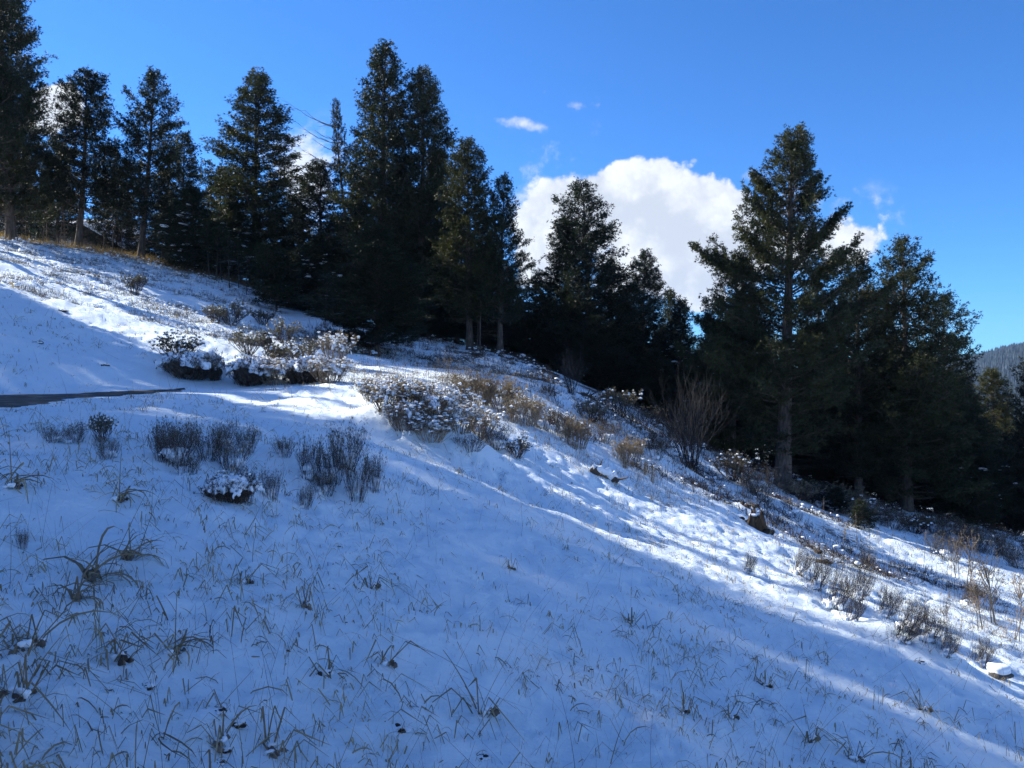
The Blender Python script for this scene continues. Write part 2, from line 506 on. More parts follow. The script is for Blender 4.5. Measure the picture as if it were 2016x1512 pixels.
WP = [  # world points outside the view
    (0, 0, -1.6), (-6.5, 0, -0.36), (-6.8, 5, -0.36), (-6.6, -10, -0.4), (-9.8, 3, 0.3), (-15, 5, 2.6), (-22, 8, 5.4), (-32, 12, 9.2), (-34, 26, 9.6), (-45, 30, 13), (-50, 0, 15), (-30, -15, 9),
    (6, -3, -3.6), (12, 3, -5.4), (20, 8, -7.6), (0, -10, -1.7), (14, -15, -6), (35, 0, -12), (45, 30, -14.5),
    (-38, 60, 7.6), (-22, 62, 5.0), (-8, 60, 2.2), (4, 55, -1.5), (14, 55, -5.5), (28, 58, -10), (44, 60, -15), (0, 85, -4), (-40, 90, 8), (45, 90, -22), (-70, 50, 17), (-70, 0, 21), (70, 20, -22), (60, -25, -17), (-60, -30, 17), (0, -35, -2)]


def bp(u, v, d):
    return np.array([(u - UC) / F * d, d, (VH - v) / F * d])


P3 = np.array([bp(*c) for c in CP] + [np.array(w, float) for w in WP])


def tps_fit(P, lam):
    X = P[:, :2]; n = len(X)
    d = np.linalg.norm(X[:, None] - X[None], axis=2)
    # distances are compressed with range so that near detail counts
    K = np.where(d > 0, d * d * np.log(d + 1e-9), 0.0)
    K += np.diag(lam * (1 + 0.05 * np.linalg.norm(X, axis=1) ** 2))
    A = np.zeros((n + 3, n + 3)); A[:n, :n] = K
    A[:n, n] = 1; A[:n, n + 1:] = X; A[n, :n] = 1; A[n + 1:, :n] = X.T
    b = np.zeros(n + 3); b[:n] = P[:, 2]
    return np.linalg.solve(A, b)


TW = tps_fit(P3, 0.06)


def base_h(x, y):
    x = np.asarray(x, float); y = np.asarray(y, float)
    sh = x.shape; x = x.ravel(); y = y.ravel()
    r = np.hypot(x, y); s = np.minimum(1.0, 95.0 / np.maximum(r, 1e-6))
    xx, yy = x * s, y * s
    out = np.empty(len(x))
    n = len(P3)
    for i in range(0, len(x), 40000):
        a = slice(i, i + 40000)
        d2 = (xx[a, None] - P3[None, :, 0]) ** 2 + (yy[a, None] - P3[None, :, 1]) ** 2
        out[a] = (0.5 * d2 * np.log(d2 + 1e-12)) @ TW[:n] + TW[n] + TW[n + 1] * xx[a] + TW[n + 2] * yy[a]
    k = np.clip((r - 90) / 400.0, 0, 1); k = k * k * (3 - 2 * k)
    out = out * (1 - k) + (-60.0) * k
    return out.reshape(sh)


MOUNDS = []    # (x, y, radius, height) snow heaped over buried brush


def detail_h(x, y):
    r = np.hypot(x, y)
    fade = np.clip(r / 2.5, 0.15, 1)
    z = 0.16 * fbm(x * 0.35, y * 0.35, 3, 3)
    z = z + 0.068 * fbm(x * 1.3, y * 1.3, 9, 3)
    k = 0.75 + 0.9 * np.clip((0.47 * x + 0.88 * y - 8) / 4, 0, 1)
    b = np.abs(vnoise(x * 3.2, y * 3.2, 31)); z = z - 0.055 * k * np.clip(0.28 - b, 0, 1) * fade
    c = vnoise(x * 4.7 + 2, y * 4.7, 41); z = z - 0.20 * k * np.clip(c - 0.26, 0, 1) * fade
    z = z + 0.028 * k * vnoise(x * 8, y * 8, 55) + 0.012 * vnoise(x * 14 + 3, y * 14, 57)
    z = z + 0.008 * vnoise(x * 27, y * 27, 66)
    far = np.clip((r - 60) / 200, 0, 1)
    z = z + far * 5 * fbm(x * 0.012, y * 0.012, 77, 4)
    return z


# road bench
ROADP = np.array([(-6.3, -60, -0.6), (-6.5, -20, -0.4), (-6.75, 0, -0.36), (-7.15, 8, -0.34), (-7.3, 12, -0.30), (-6.6, 16, -0.25), (-5.0, 20, -0.18), (-2.6, 25, -0.1), (0.2, 30.5, -0.05), (3.2, 37, -0.3)])


def road_d(x, y):
    """signed offset from the road centre line and road height"""
    xc = np.interp(y, ROADP[:, 1], ROADP[:, 0]); zc = np.interp(y, ROADP[:, 1], ROADP[:, 2])
    return x - xc, zc


def H(x, y):
    x = np.asarray(x, float); y = np.asarray(y, float)
    z = base_h(x, y)
    det = detail_h(x, y)
    off, zc = road_d(x, y)
    k = np.clip((2.4 - np.abs(off)) / 1.0, 0, 1); k = k * k * (3 - 2 * k)
    k = k * np.clip((40 - y) / 6, 0, 1)
    k2 = k * np.clip((17 - y) / 3.0, 0, 1)
    z = z * (1 - 0.85 * k2) + (zc - 0.03) * 0.85 * k2
    z = z + det * (1 - 0.8 * k)
    for (mx, my, mr, mh) in MOUNDS:
        d2 = ((x - mx) ** 2 + (y - my) ** 2) / (mr * mr)
        z = z + mh * np.exp(-d2 * 1.6)
    return z


def h1(x, y):
    return float(H(np.array([x]), np.array([y]))[0])


def ground_hit(u, v, dmin=1.5, dmax=60):
    """first point of the slope along a line of sight"""
    d = np.exp(np.linspace(math.log(dmin), math.log(dmax), 700))
    x = (u - UC) / F * d; zr = (VH - v) / F * d
    g = H(x, d)
    below = np.nonzero(g > zr)[0]
    i = below[0] if len(below) else len(d) - 1
    return x[i], d[i], g[i]


# mounds at brush clusters (photo position, radius m, height m)
for (u, v, mr, mh) in [(340, 880, .55, .10), (420, 880, .5, .10), (455, 975, .4, .14), (540, 900, .5, .08), (620, 930, .5, .10), (690, 960, .5, .09), (300, 905, .35, .06),
                       (820, 850, 1.0, .28), (900, 870, 1.0, .26), (770, 815, .8, .2), (365, 715, .9, .25), (500, 745, .9, .2), (560, 740, .9, .25), (625, 735, .9, .25), (650, 1010, .3, .05),
                       (1480, 1010, .5, .22), (1630, 1180, .6, .10), (1760, 1260, .6, .16), (1820, 1270, .4, .12), (1960, 1320, .18, .10), (1190, 935, .5, .10), (430, 1440, .14, .05), (790, 1420, .14, .03), (1590, 1090, .3, .08)]:
    x, y, z = ground_hit(u, v)
    MOUNDS.append((x, y, mr, mh))


def build_terrain():
    vis = math.radians(41)
    a1 = np.linspace(-vis, vis, 500)
    a2 = np.linspace(vis, 2 * math.pi - vis, 100)[1:-1]
    ang = np.concatenate([a1, a2]); na = len(ang)
    r = np.concatenate([np.exp(np.linspace(math.log(1.0), math.log(62), 480)), np.exp(np.linspace(math.log(62), math.log(3000), 60))[1:]])
    nr = len(r)
    Rr, A = np.meshgrid(r, ang, indexing='ij')
    X = Rr * np.sin(A); Y = Rr * np.cos(A)
    Z = H(X, Y)
    V = np.stack([X, Y, Z], -1).reshape(-1, 3)
    i = np.arange(nr - 1)[:, None] * na; j = np.arange(na)[None]; j2 = (j + 1) % na
    Q = np.stack([i + j, i + na + j, i + na + j2, i + j2], -1).reshape(-1, 4)
    V = np.concatenate([V, [[0, 0, h1(0, 0)]]])
    c = len(V) - 1
    jj = np.arange(na)
    T = np.stack([np.full(na, c), jj, (jj + 1) % na], -1)
    me = mesh_from('ground', V, [Q, T], True)
    # litter mask: thin snow below the crest of the left ridge, in the thicket and on the cut banks
    x, y, z = V[:, 0], V[:, 1], V[:, 2]
    lit = np.zeros(len(V))
    u = UC + F * x / np.maximum(y, 0.1)
    band = np.exp(-((y - 45) / 9.0) ** 2) * (x < -4) * (y > 10)
    lit = np.maximum(lit, 0.62 * band)
    thicket = np.clip((y - (30 + 0.10 * (x - 5))) / 5, 0, 1) * (x > -4) * np.clip((80 - y) / 10, 0, 1)
    lit = np.maximum(lit, 0.60 * thicket)
    p = 0.47 * x + 0.88 * y
    mid = np.exp(-((y - 24) / 5.0) ** 2) * np.clip((x + 1) / 2, 0, 1) * (x < 12)
    lit = np.maximum(lit, 0.42 * mid)
    bank = np.exp(-(((x - 1.5) / 4.0) ** 2 + ((y - 33) / 3.0) ** 2))
    lit = np.maximum(lit, 0.5 * bank)
    lit = np.clip(lit, 0, 1) * (0.75 + 0.9 * fbm(x * 0.5, y * 0.5, 91, 3))
    at = me.attributes.new('litter', 'FLOAT', 'POINT')
    at.data.foreach_set('value', lit.astype(np.float32))
    o = link('snow_slope', me, M['snow'], kind='structure')
    return o


build_terrain()

# road surface where the wet gravel is bare of snow
def build_road():
    ys = np.linspace(-40, 15.7, 600)
    xc = np.interp(ys, ROADP[:, 1], ROADP[:, 0])
    w = 1.25 * np.clip((15.8 - ys) / 6.0, 0.03, 1) ** 1.0
    nw = 13
    s = np.linspace(-1, 1, nw)
    X = xc[:, None] + s[None] * w[:, None] + (0.16 * vnoise(ys * 1.7, ys * 0, 5))[:, None] * 1.0 + (0.30 * vnoise(ys[:, None] * 2.9, s[None] * 3, 8) + 0.22 * vnoise(ys[:, None] * 9, s[None] * 3, 18)) * np.abs(s[None])
    Y = np.repeat(ys[:, None], nw, 1)
    Z = H(X, Y) + 0.035 - 0.05 * np.abs(s[None]) ** 6
    V = np.stack([X, Y, Z], -1).reshape(-1, 3)
    i = np.arange(len(ys) - 1)[:, None] * nw; j = np.arange(nw - 1)[None]
    Q = np.stack([i + j, i + j + 1, i + nw + j + 1, i + nw + j], -1).reshape(-1, 4)
    link('road', mesh_from('road', V, [Q], True), M['road'], kind='structure')


build_road()


# ------------------------------------------------------------------ far mountain with its forest
def mount_h(x, y):
    # a broad forested mountain across the valley to the right, climbing out of the picture
    az = np.degrees(np.arctan2(x, y)); r = np.hypot(x, y)
    crest = np.interp(az, [-180, 10, 24, 29.5, 31, 33.6, 38, 46, 60, 90, 130, 180], [0, 0, 10, 12, 23, 41, 80, 118, 120, 110, 40, 0])
    crest = crest * (1 + 0.10 * fbm(az * 0.55, az * 0 + 2, 5, 3))
    k = np.clip((r - 500) / 1300.0, 0, 1); k = k * k * (3 - 2 * k)
    kb = np.clip((3100 - r) / 1000.0, 0, 1)
    z = -70 + (crest * 1800 / 1500 + 70) * k * kb + 22 * k * fbm(x * 0.006, y * 0.006, 21, 4)
    return z


def build_mountain():
    ang = np.radians(np.linspace(12, 120, 200)); r = np.exp(np.linspace(math.log(420), math.log(2900), 80))
    Rr, A = np.meshgrid(r, ang, indexing='ij')
    X = Rr * np.sin(A); Y = Rr * np.cos(A); Z = mount_h(X, Y)
    na = len(ang)
    i = np.arange(len(r) - 1)[:, None] * na; j = np.arange(na - 1)[None]
    Q = np.stack([i + j, i + na + j, i + na + j + 1, i + j + 1], -1).reshape(-1, 4)
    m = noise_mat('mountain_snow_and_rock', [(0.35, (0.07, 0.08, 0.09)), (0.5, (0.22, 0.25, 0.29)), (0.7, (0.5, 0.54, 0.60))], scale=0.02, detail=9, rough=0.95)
    link('mountain', mesh_from('mountain', np.stack([X, Y, Z], -1).reshape(-1, 3), [Q], True), m, kind='structure')
    rs = np.random.RandomState(4)
    n = 14000
    az = np.radians(rs.uniform(28, 38, n)); rr = 500 + 1500 * rs.uniform(0, 1, n) ** 0.8
    x = rr * np.sin(az); y = rr * np.cos(az); z = mount_h(x, y)
    h = rs.uniform(8, 17, n); w = h * rs.uniform(0.16, 0.24, n)
    k = 6; an = np.arange(k) * 2 * math.pi / k
    ring = np.stack([x[:, None] + w[:, None] * np.cos(an) * rs.uniform(.8, 1.2, (n, k)), y[:, None] + w[:, None] * np.sin(an), z[:, None] + 0.1 * h[:, None] + 0 * an], -1)
    tip = np.stack([x, y, z + h], -1)[:, None, :]
    V = np.concatenate([ring, tip], 1).reshape(-1, 3)
    b = (np.arange(n) * (k + 1))[:, None]
    T = np.stack([b + np.arange(k), b + (np.arange(k) + 1) % k, b + k + 0 * np.arange(k)], -1).reshape(-1, 3)
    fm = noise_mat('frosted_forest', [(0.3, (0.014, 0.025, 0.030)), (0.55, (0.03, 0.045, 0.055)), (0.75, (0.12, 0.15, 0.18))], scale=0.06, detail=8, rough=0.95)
    o = link('mountain_forest', mesh_from('mountain_forest', V, [T]), fm, kind='stuff')
    o['label'] = 'frosted conifer forest covering the distant blue mountain at the right edge'
    o['category'] = 'forest'


build_mountain()


def build_haze():
    mb = MB()
    x0, x1, y0, y1, z0, z1 = -3050, 3050, -3050, 3050, -110, 200
    V = [(x, y, z) for x in (x0, x1) for y in (y0, y1) for z in (z0, z1)]
    mb.add(V, Q=[(0, 1, 3, 2), (4, 6, 7, 5), (0, 4, 5, 1), (2, 3, 7, 6), (0, 2, 6, 4), (1, 5, 7, 3)])
    m, nt = new_mat('haze_air')
    v = nt.nodes.new('ShaderNodeVolumePrincipled')
    v.inputs['Color'].default_value = (0.45, 0.68, 1.0, 1)
    v.inputs['Density'].default_value = HAZE
    v.inputs['Anisotropy'].default_value = 0.2
    o = nt.nodes.new('ShaderNodeOutputMaterial'); nt.links.new(v.outputs[0], o.inputs['Volume'])
    link('haze', mb.mesh('haze'), m, kind='stuff')


if HAZE > 0:
    build_haze()


# ------------------------------------------------------------------ conifers
class Conifer:
    def __init__(self, seed, H, Rm, cb=0.1, nbr=150, shape=0.85, top_round=0.0, dens=1.0, spray=0.148, droop=0.0, trunk_r=0.22, dead=14, boughs=(), leaders=0, bend=0.15, bare=(), snow=0, poles=False, sec=0.60):
        rs = np.random.RandomState(seed)
        self.H = H
        wood = MB(); trunk = MB(); SP = []; SD = []; SL = []; SNOW = []
        # trunk path
        tz = np.linspace(-0.6, H * 0.985, 16)
        ph = rs.uniform(0, 6.28, 2)
        def tp(z):
            k = np.clip(np.asarray(z, float) / H, 0, 1)
            return np.stack([bend * np.sin(k * 2.6 + ph[0]) - bend * math.sin(ph[0]), bend * np.sin(k * 2.1 + ph[1]) - bend * math.sin(ph[1]), np.asarray(z, float)], -1)
        tr = trunk_r * np.clip(1 - tz / H, 0.03, 1.1) ** 0.85 * (1 + 0.55 * np.exp(-np.clip(tz + 0.2, 0, 9) / 0.45))
        trunk.tube(tp(tz), tr, 10)
        z0 = cb * H

        def Rprof(t):
            low = np.clip(0.72 + t / 0.2 * 0.28, 0, 1)
            up = (1 - t) ** shape
            if top_round:
                up = np.maximum(up, 0) * (1 - top_round) + top_round * np.sqrt(np.clip(1 - t ** 2.4, 0, 1))
            return Rm * low * up

        def branch(p0, az, L, rise, r0, curve=0.25, secn=None, mini=1.0, leafy_from=0.18):
            m = 7
            s = np.linspace(0, 1, m)
            d = np.array([math.cos(az), math.sin(az)])
            wob = rs.uniform(-.12, .12)
            x = s * L * math.cos(rise); zz = s * L * math.sin(rise) + curve * L * (s ** 2) - droop * L * s * (1 - s) * 1.2
            side = np.array([-d[1], d[0]])
            P = p0[None] + np.concatenate([(x[:, None] * d[None] + (wob * L * s ** 2)[:, None] * side[None]), zz[:, None]], 1)
            wood.tube(P, r0 * (1 - 0.88 * s), 4)
            nn = secn if secn is not None else max(4, int(L / 0.135 * dens))
            ss = leafy_from + (1 - leafy_from) * rs.uniform(0, 1, nn) ** 0.85
            ss[-1] = 0.98
            px = np.array([np.interp(ss, s, P[:, c]) for c in range(3)]).T
            sg = np.where(rs.uniform(size=nn) < .5, -1, 1)
            a2 = az + sg * rs.uniform(0.35, 1.25, nn)
            a2[-1] = az
            L2 = sec * L ** 0.75 * (1.08 - 0.72 * ss) * rs.uniform(0.6, 1.25, nn) * mini + 0.10
            r2 = rs.normal(0.12 + 0.15 * curve, 0.28, nn) + 0.12
            D = np.stack([np.cos(a2) * np.cos(r2), np.sin(a2) * np.cos(r2), np.sin(r2)], -1)
            ends = px + D * L2[:, None]
            # secondaries as slim three-sided twigs
            for q in range(nn):
                if L2[q] > 0.35:
                    wood.tube(np.stack([px[q], ends[q]]), [0.010 + 0.006 * L2[q], 0.003], 3)
            ns = np.maximum(3, (L2 / (spray * 0.27)).astype(int))
            idx = np.repeat(np.arange(nn), ns)
            tt = rs.uniform(0.05, 1.0, len(idx))
            sp = px[idx] + D[idx] * (L2[idx] * tt)[:, None] + rs.normal(0, 1, (len(idx), 3)) * np.array([.05, .05, .085])
            az3 = a2[idx] + rs.choice([-1, 1], len(idx)) * rs.uniform(0.1, 1.1, len(idx))
            r3 = rs.normal(0.30, 0.42, len(idx))
            sdir = np.stack([np.cos(az3) * np.cos(r3), np.sin(az3) * np.cos(r3), np.sin(r3)], -1)
            SP.append(sp); SD.append(sdir); SL.append(spray * rs.uniform(0.7, 1.25, len(idx)))
            return P

        if nbr:
            t = np.linspace(0, 1, nbr) ** 1.0
            for k in range(nbr):
                tt = min(0.995, max(0, t[k] + rs.normal(0, 0.5 / nbr)))
                z = z0 + (H - z0) * tt
                az = k * 2.399 + rs.uniform(-.45, .45)
                rr = float(Rprof(tt)) * rs.uniform(0.70, 1.05)
                if rs.uniform() < 0.10: rr *= 1.18
                lump = 1 + 0.17 * math.sin(az * 2 + tt * 9 + ph[0]) * (1 if tt < .9 else 0.3)
                rr = max(0.16, rr * lump)
                skip = False
                for (b0, b1, am, aw, kf) in bare:
                    if b0 < tt < b1 and abs((az - am + math.pi) % (2 * math.pi) - math.pi) < aw:
                        rr *= kf
                rise = 0.10 + 0.95 * tt ** 1.6 + rs.normal(0, .12)
                L = rr / max(0.35, math.cos(rise))
                P = branch(tp(z), az, min(L, rr * 1.5), rise, 0.012 + 0.013 * rr, curve=0.16 + 0.1 * rs.uniform())
                if snow and tt < 0.75:
                    ks = rs.poisson(snow * rr)
                    for _ in range(ks):
                        s_ = rs.uniform(0.45, 1.05); q = P[0] + (P[-1] - P[0]) * s_
                        q = np.array([np.interp(s_, np.linspace(0, 1, len(P)), P[:, c]) for c in range(3)])
                        SNOW.append((q + np.array([rs.normal(0, .14), rs.normal(0, .14), 0.05 + rs.uniform(0, .06)]), rs.uniform(0.05, 0.15) * (1 + rr * .10)))
            # leader
            branch(tp(H * 0.93), rs.uniform(0, 6), H * 0.07, 1.5, 0.02, curve=0.0, secn=14, mini=0.5, leafy_from=0.0)
        for k in range(leaders):
            az = rs.uniform(0, 6.28)
            branch(tp(H * rs.uniform(.82, .93)), az, H * rs.uniform(.06, .1), 1.2, 0.03, curve=0.3, secn=16, mini=0.6, leafy_from=0.0)
        # heavy boughs that reach out of the outline: (height fraction, azimuth, length, rise, fullness)
        for (hf, az, L, rise, full) in boughs:
            P = branch(tp(hf * H), az, L, rise, 0.05, curve=0.22, secn=int(L * 16 * full), mini=1.0, leafy_from=0.25)
            for s_ in np.linspace(0.35, 1.0, int(5 * full) + 2):
                q = np.array([np.interp(s_, np.linspace(0, 1, len(P)), P[:, c]) for c in range(3)])
                branch(q, az + rs.uniform(-1.1, 1.1), L * rs.uniform(.22, .36), rs.uniform(.35, 1.3), 0.02, curve=0.2, secn=int(16 * full), mini=0.8, leafy_from=0.1)
        # dead lower branches
        for k in range(dead):
            z = H * rs.uniform(0.05, max(cb + 0.05, 0.16)); az = rs.uniform(0, 6.28); L = rs.uniform(0.5, 1.0) * min(Rm, 2.0) * 0.8
            s = np.linspace(0, 1, 5)
            P = tp(z)[None] + np.stack([s * L * math.cos(az), s * L * math.sin(az), -0.12 * L * s + 0.12 * L * s ** 2 + rs.normal(0, .02, 5)], -1)
            wood.tube(P, 0.016 * (1 - .8 * s), 3)
            for q in range(4):
                a = az + rs.choice([-1, 1]) * rs.uniform(.5, 1.1); p = P[1 + q % 4]
                e = p + np.array([math.cos(a), math.sin(a), rs.uniform(-.2, .25)]) * L * rs.uniform(.2, .4)
                wood.tube(np.stack([p, e]), [0.008, 0.003], 3)
        self.trunk = trunk.mesh('trunk', True)
        self.trunk.materials.append(M['bark'])
        self.wood = wood.mesh('branches') if wood.n else None
        if self.wood: self.wood.materials.append(M['twig'])
        self.crown = None
        if SP:
            p = np.concatenate(SP); d = np.concatenate(SD); L = np.concatenate(SL); n = len(p)
            nb = 6
            dirs = d[:, None, :] + rs.normal(0, 0.50, (n, nb, 3))
            dirs /= np.linalg.norm(dirs, axis=2)[:, :, None]
            tip = p[:, None] + dirs * (L[:, None] * rs.uniform(0.7, 1.2, (n, nb)))[:, :, None]
            sidev = np.cross(dirs, rs.normal(0, 1, (n, nb, 3))); sidev /= np.linalg.norm(sidev, axis=2)[:, :, None] + 1e-9
            wv = sidev * (L[:, None, None] * 0.115)
            midp = p[:, None] + dirs * (L[:, None, None] * 0.25)
            V = np.stack([midp - wv, midp + wv, tip], 2)
            # blunt base so that every blade is a small kite-like triangle
            V = V.reshape(-1, 3); T = np.arange(len(V)).reshape(-1, 3)
            self.crown = mesh_from('crown', V, [T])
            self.ntri = len(T)
            ok = p[:, 2] < H * 0.9
            q = np.hypot(p[:, 0], p[:, 1])
            self.W = float(np.percentile(q, 92))
        self.snow = None
        if SNOW:
            mb = MB(); C = np.array([s[0] for s in SNOW]); S = np.array([s[1] for s in SNOW]) * rs.choice([.4, .7, 1.0, 1.5], len(SNOW), p=[.4, .35, .18, .07])
            add_lumps(mb, C, np.stack([S * 1.4, S, S * .5], -1), rs, ICO1, 0.45)
            self.snow = mb.mesh('snow', True); self.snow.materials.append(M['snowlump'])


def put_crown(name, mat, root):
    me = PROTO[name].crown
    if len(me.materials) == 0:
        me.materials.append(M['needles'])
    c = link('crown', me, None, root)
    if mat != 'needles':
        c.material_slots[0].link = 'OBJECT'
        c.material_slots[0].material = M[mat]
    return c


PROTO = {
    'dense': Conifer(1, 14, 2.6, cb=0.08, nbr=185, shape=0.78, top_round=0.08, dens=1.0, trunk_r=.24, leaders=2),
    'round': Conifer(2, 14, 2.4, cb=0.14, nbr=160, shape=0.68, top_round=0.25, dens=1.0, trunk_r=.24, leaders=3, bend=.3),
    'open': Conifer(3, 12, 2.5, cb=0.22, nbr=140, shape=0.72, top_round=0.12, dens=0.95, trunk_r=.22, dead=22, leaders=2, bend=.35),
    'open2': Conifer(14, 12, 2.5, cb=0.18, nbr=145, shape=0.75, top_round=0.05, dens=0.9, trunk_r=.21, dead=22, leaders=1, bend=.25),
    'spruce': Conifer(4, 8, 2.0, cb=0.03, nbr=150, shape=0.95, dens=1.0, spray=.16, trunk_r=.13, dead=4, snow=.8),
    'broad': Conifer(5, 12, 3.4, cb=0.04, nbr=150, shape=0.85, top_round=0.05, dens=0.9, trunk_r=.24, snow=.35),
    'young': Conifer(6, 5, 1.3, cb=0.10, nbr=80, shape=0.8, top_round=.2, dens=1.2, spray=.15, trunk_r=.08, dead=6),
    'spindly': Conifer(7, 16, 1.25, cb=0.62, nbr=64, shape=0.55, top_round=0.2, dens=1.2, trunk_r=.20, dead=4,
                       boughs=[(.30, 0.2, 3.0, .05, .7), (.36, 3.3, 2.6, 0.1, .6), (.42, -.4, 2.2, 0.1, .6), (.26, 2.6, 2.8, 0, .7)], bend=.3),
    'main': Conifer(8, 16, 3.3, cb=0.10, nbr=185, shape=0.73, top_round=0.06, dens=0.95, trunk_r=.36, dead=24, leaders=5, bend=.18,
                    boughs=[(.56, math.pi - .1, 3.3, .22, 1.2), (.60, math.pi + .3, 2.8, .45, .9), (.63, 0.05, 2.3, .75, 1.1), (.55, -.2, 2.6, .5, 1.0), (.42, .1, 4.2, .30, 1.1), (.76, .1, 1.6, .95, 1.0),
                            (.80, math.pi, 1.6, .5, .8), (.40, math.pi - .3, 3.4, .1, .9), (.30, math.pi + .3, 3.2, .0, .7), (.24, 0.5, 3.0, -.05, .7), (.70, 3.5, 2.2, .5, .8)],
                    bare=[(.42, .60, math.pi, .9, .55), (.55, .75, 0, .9, .75), (.0, .14, 4.4, 1.5, .40)]),
    'pole': Conifer(9, 7, .8, cb=0.55, nbr=26, shape=0.8, dens=.8, trunk_r=.06, dead=26),
}
print('crown tris', {k: getattr(p, 'ntri', 0) for k, p in PROTO.items()})


def dead_side_branches(root, z, az0, n, Hh):
    mb = MB(); rs = np.random.RandomState(int(z * 100))
    for k in range(n):
        az = az0 + rs.uniform(-.5, .5); L = rs.uniform(1.4, 2.8); s = np.linspace(0, 1, 8)
        zz = z + rs.uniform(-1.8, 1.6)
        P = np.stack([s * L * math.cos(az), s * L * math.sin(az), zz + L * (.05 * s + .45 * s ** 2) + rs.normal(0, .03, 8)], -1)
        mb.tube(P, .03 * (1 - .85 * s), 4)
        for q in range(7):
            p = P[2 + q % 6]; a = az + rs.choice([-1, 1]) * rs.uniform(.3, .9)
            e = p + np.array([math.cos(a), math.sin(a), rs.uniform(-.1, .7)]) * L * rs.uniform(.15, .35)
            mb.tube(np.stack([p, (p + e) / 2 + rs.normal(0, .03, 3), e]), [.012, .008, .003], 3)
    o = link('dead_branches', mb.mesh('dead_branches'), M['greytwig'], root, kind='stuff')


def conifer(proto, u, d, vtop, hw, label, group=None, mat='needles', rz=None, lean=0.0, name='fir_tree', cat='tree', snow=None, base=None, shift=0.0):
    x = (u - UC) / F * d
    xb = x + shift
    z = h1(xb, d)
    p = PROTO[proto]
    zt = (VH - vtop) / F * d
    Hh = max(zt - z, 1.0)
    sz = Hh / p.H
    sx = (hw * 1.09 / F * d) / p.W if p.crown else sz
    rz = RND.uniform(0, 6.28) if rz is None else rz
    root = empty(name, (xb, d, z - 0.05), label, cat, group, 0.0, (1, 1, 1))
    ang = math.atan2(x - xb, Hh) + lean
    root.rotation_euler = (0, ang, 0)
    ts = max(0.55, min(1.5, sz))
    for nm, me, kd in (('trunk', p.trunk, None), ('branches', p.wood, 'stuff'), ('crown', p.crown, None)):
        if me is None: continue
        c = put_crown(proto, mat, root) if nm == 'crown' else link(nm, me, None, root, kind=kd)
        c.rotation_euler = (0, 0, rz)
        c.scale = (sx, sx, sz) if nm != 'trunk' else (sz, sz, sz)
    if snow is None: snow = p.snow is not None
    if snow and p.snow is not None:
        c = link('snow', p.snow, None, root, kind='stuff'); c.rotation_euler = (0, 0, rz); c.scale = (sx, sx, sz)
    return root


G1 = 'firs along the left ridge'
G2 = 'firs of the middle thicket'
G3 = 'firs of the right-hand stand'
conifer('dense', 12, 44, -75, 74, 'tallest fir at the left edge, its top cut off by the frame', G1, rz=1.0, shift=.3)
conifer('open', 186, 46, 143, 62, 'leaning fir with a broad flat-topped crown, second large tree from the left edge', G1, rz=2.0, shift=-1.0)
conifer('open2', 290, 46, 143, 62, 'pointed fir with a bare straight lower trunk, third large tree from the left edge', G1, rz=4.4, shift=-.4)
conifer('open', 108, 54, 268, 42, 'small thin fir between the edge tree and the leaning fir', G1, mat='needles_dark')
conifer('open2', 366, 54, 262, 54, 'lower loose-crowned fir between the bare-trunked fir and the big olive fir', G1, mat='needles_dark', rz=.3)
conifer('dense', 497, 50, 146, 86, 'large full olive-green fir standing alone against the sky left of centre', G1, rz=3.4, mat='needles_olive')
conifer('spruce', 385, 45, 372, 66, 'dark snow-flecked spruce low in front of the big olive fir', G1, mat='needles_dark', name='spruce_tree')
conifer('spruce', 455, 47, 400, 60, 'snow-flecked spruce right beneath the big olive fir', G1, mat='needles_dark', name='spruce_tree', rz=2)
conifer('spruce', 590, 50, 400, 34, 'narrow dark spruce top in the gap before the wispy cloud', G2, mat='needles_dark', name='spruce_tree')
conifer('round', 640, 44, 318, 58, 'short fir in front of the wispy cloud, left of the dead-branched tree', G2, rz=0.4, mat='needles')
o = conifer('spindly', 668, 43, 200, 38, 'thin spindly fir with bare dead branches on its left side', G2, rz=1.2, shift=.7)
for c in o.children: pass
dead_side_branches(o, 9.6, math.pi, 7, 14)
conifer('dense', 752, 42, 84, 82, 'tallest fir in the centre, standing highest against the sky', G2, rz=5.0)
conifer('round', 825, 43, 148, 66, 'second tall fir leaning on the right side of the tallest centre fir', G2, rz=2.7)
conifer('round', 868, 48, 296, 48, 'dark fir half hidden between the two tall centre firs and the olive pair', G2, mat='needles_dark')
conifer('round', 925, 38, 283, 60, 'olive fir with a rounded top and visible trunk at the edge of the cut bank', G2, mat='needles_olive', rz=1.9)
conifer('open2', 985, 38, 348, 52, 'sparse fir just right of the round-topped fir with light showing through its boughs', G2, mat='needles_dark', rz=5.2)
conifer('dense', 742, 32, 445, 88, 'low dark bushy fir standing in front of the tall centre firs', G2, rz=2.2, mat='needles_dark')
conifer('young', 545, 38, 486, 44, 'small young fir with sunlit lower branches on the open slope', G2, name='young_fir', mat='needles')
conifer('spruce', 625, 41, 470, 60, 'snow-speckled spruce beside the young sunlit fir', G2, name='spruce_tree', mat='needles_dark')
conifer('young', 1042, 48, 556, 46, 'yellowish small fir behind the cut bank', G2, name='young_fir', mat='needles_olive')
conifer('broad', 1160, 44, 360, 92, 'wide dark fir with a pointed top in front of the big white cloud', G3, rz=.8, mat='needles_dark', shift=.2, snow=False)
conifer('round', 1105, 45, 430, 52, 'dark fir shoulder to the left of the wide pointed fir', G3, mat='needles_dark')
conifer('dense', 1263, 46, 494, 52, 'slim dark fir right of the wide pointed fir', G3, mat='needles_dark', rz=4)
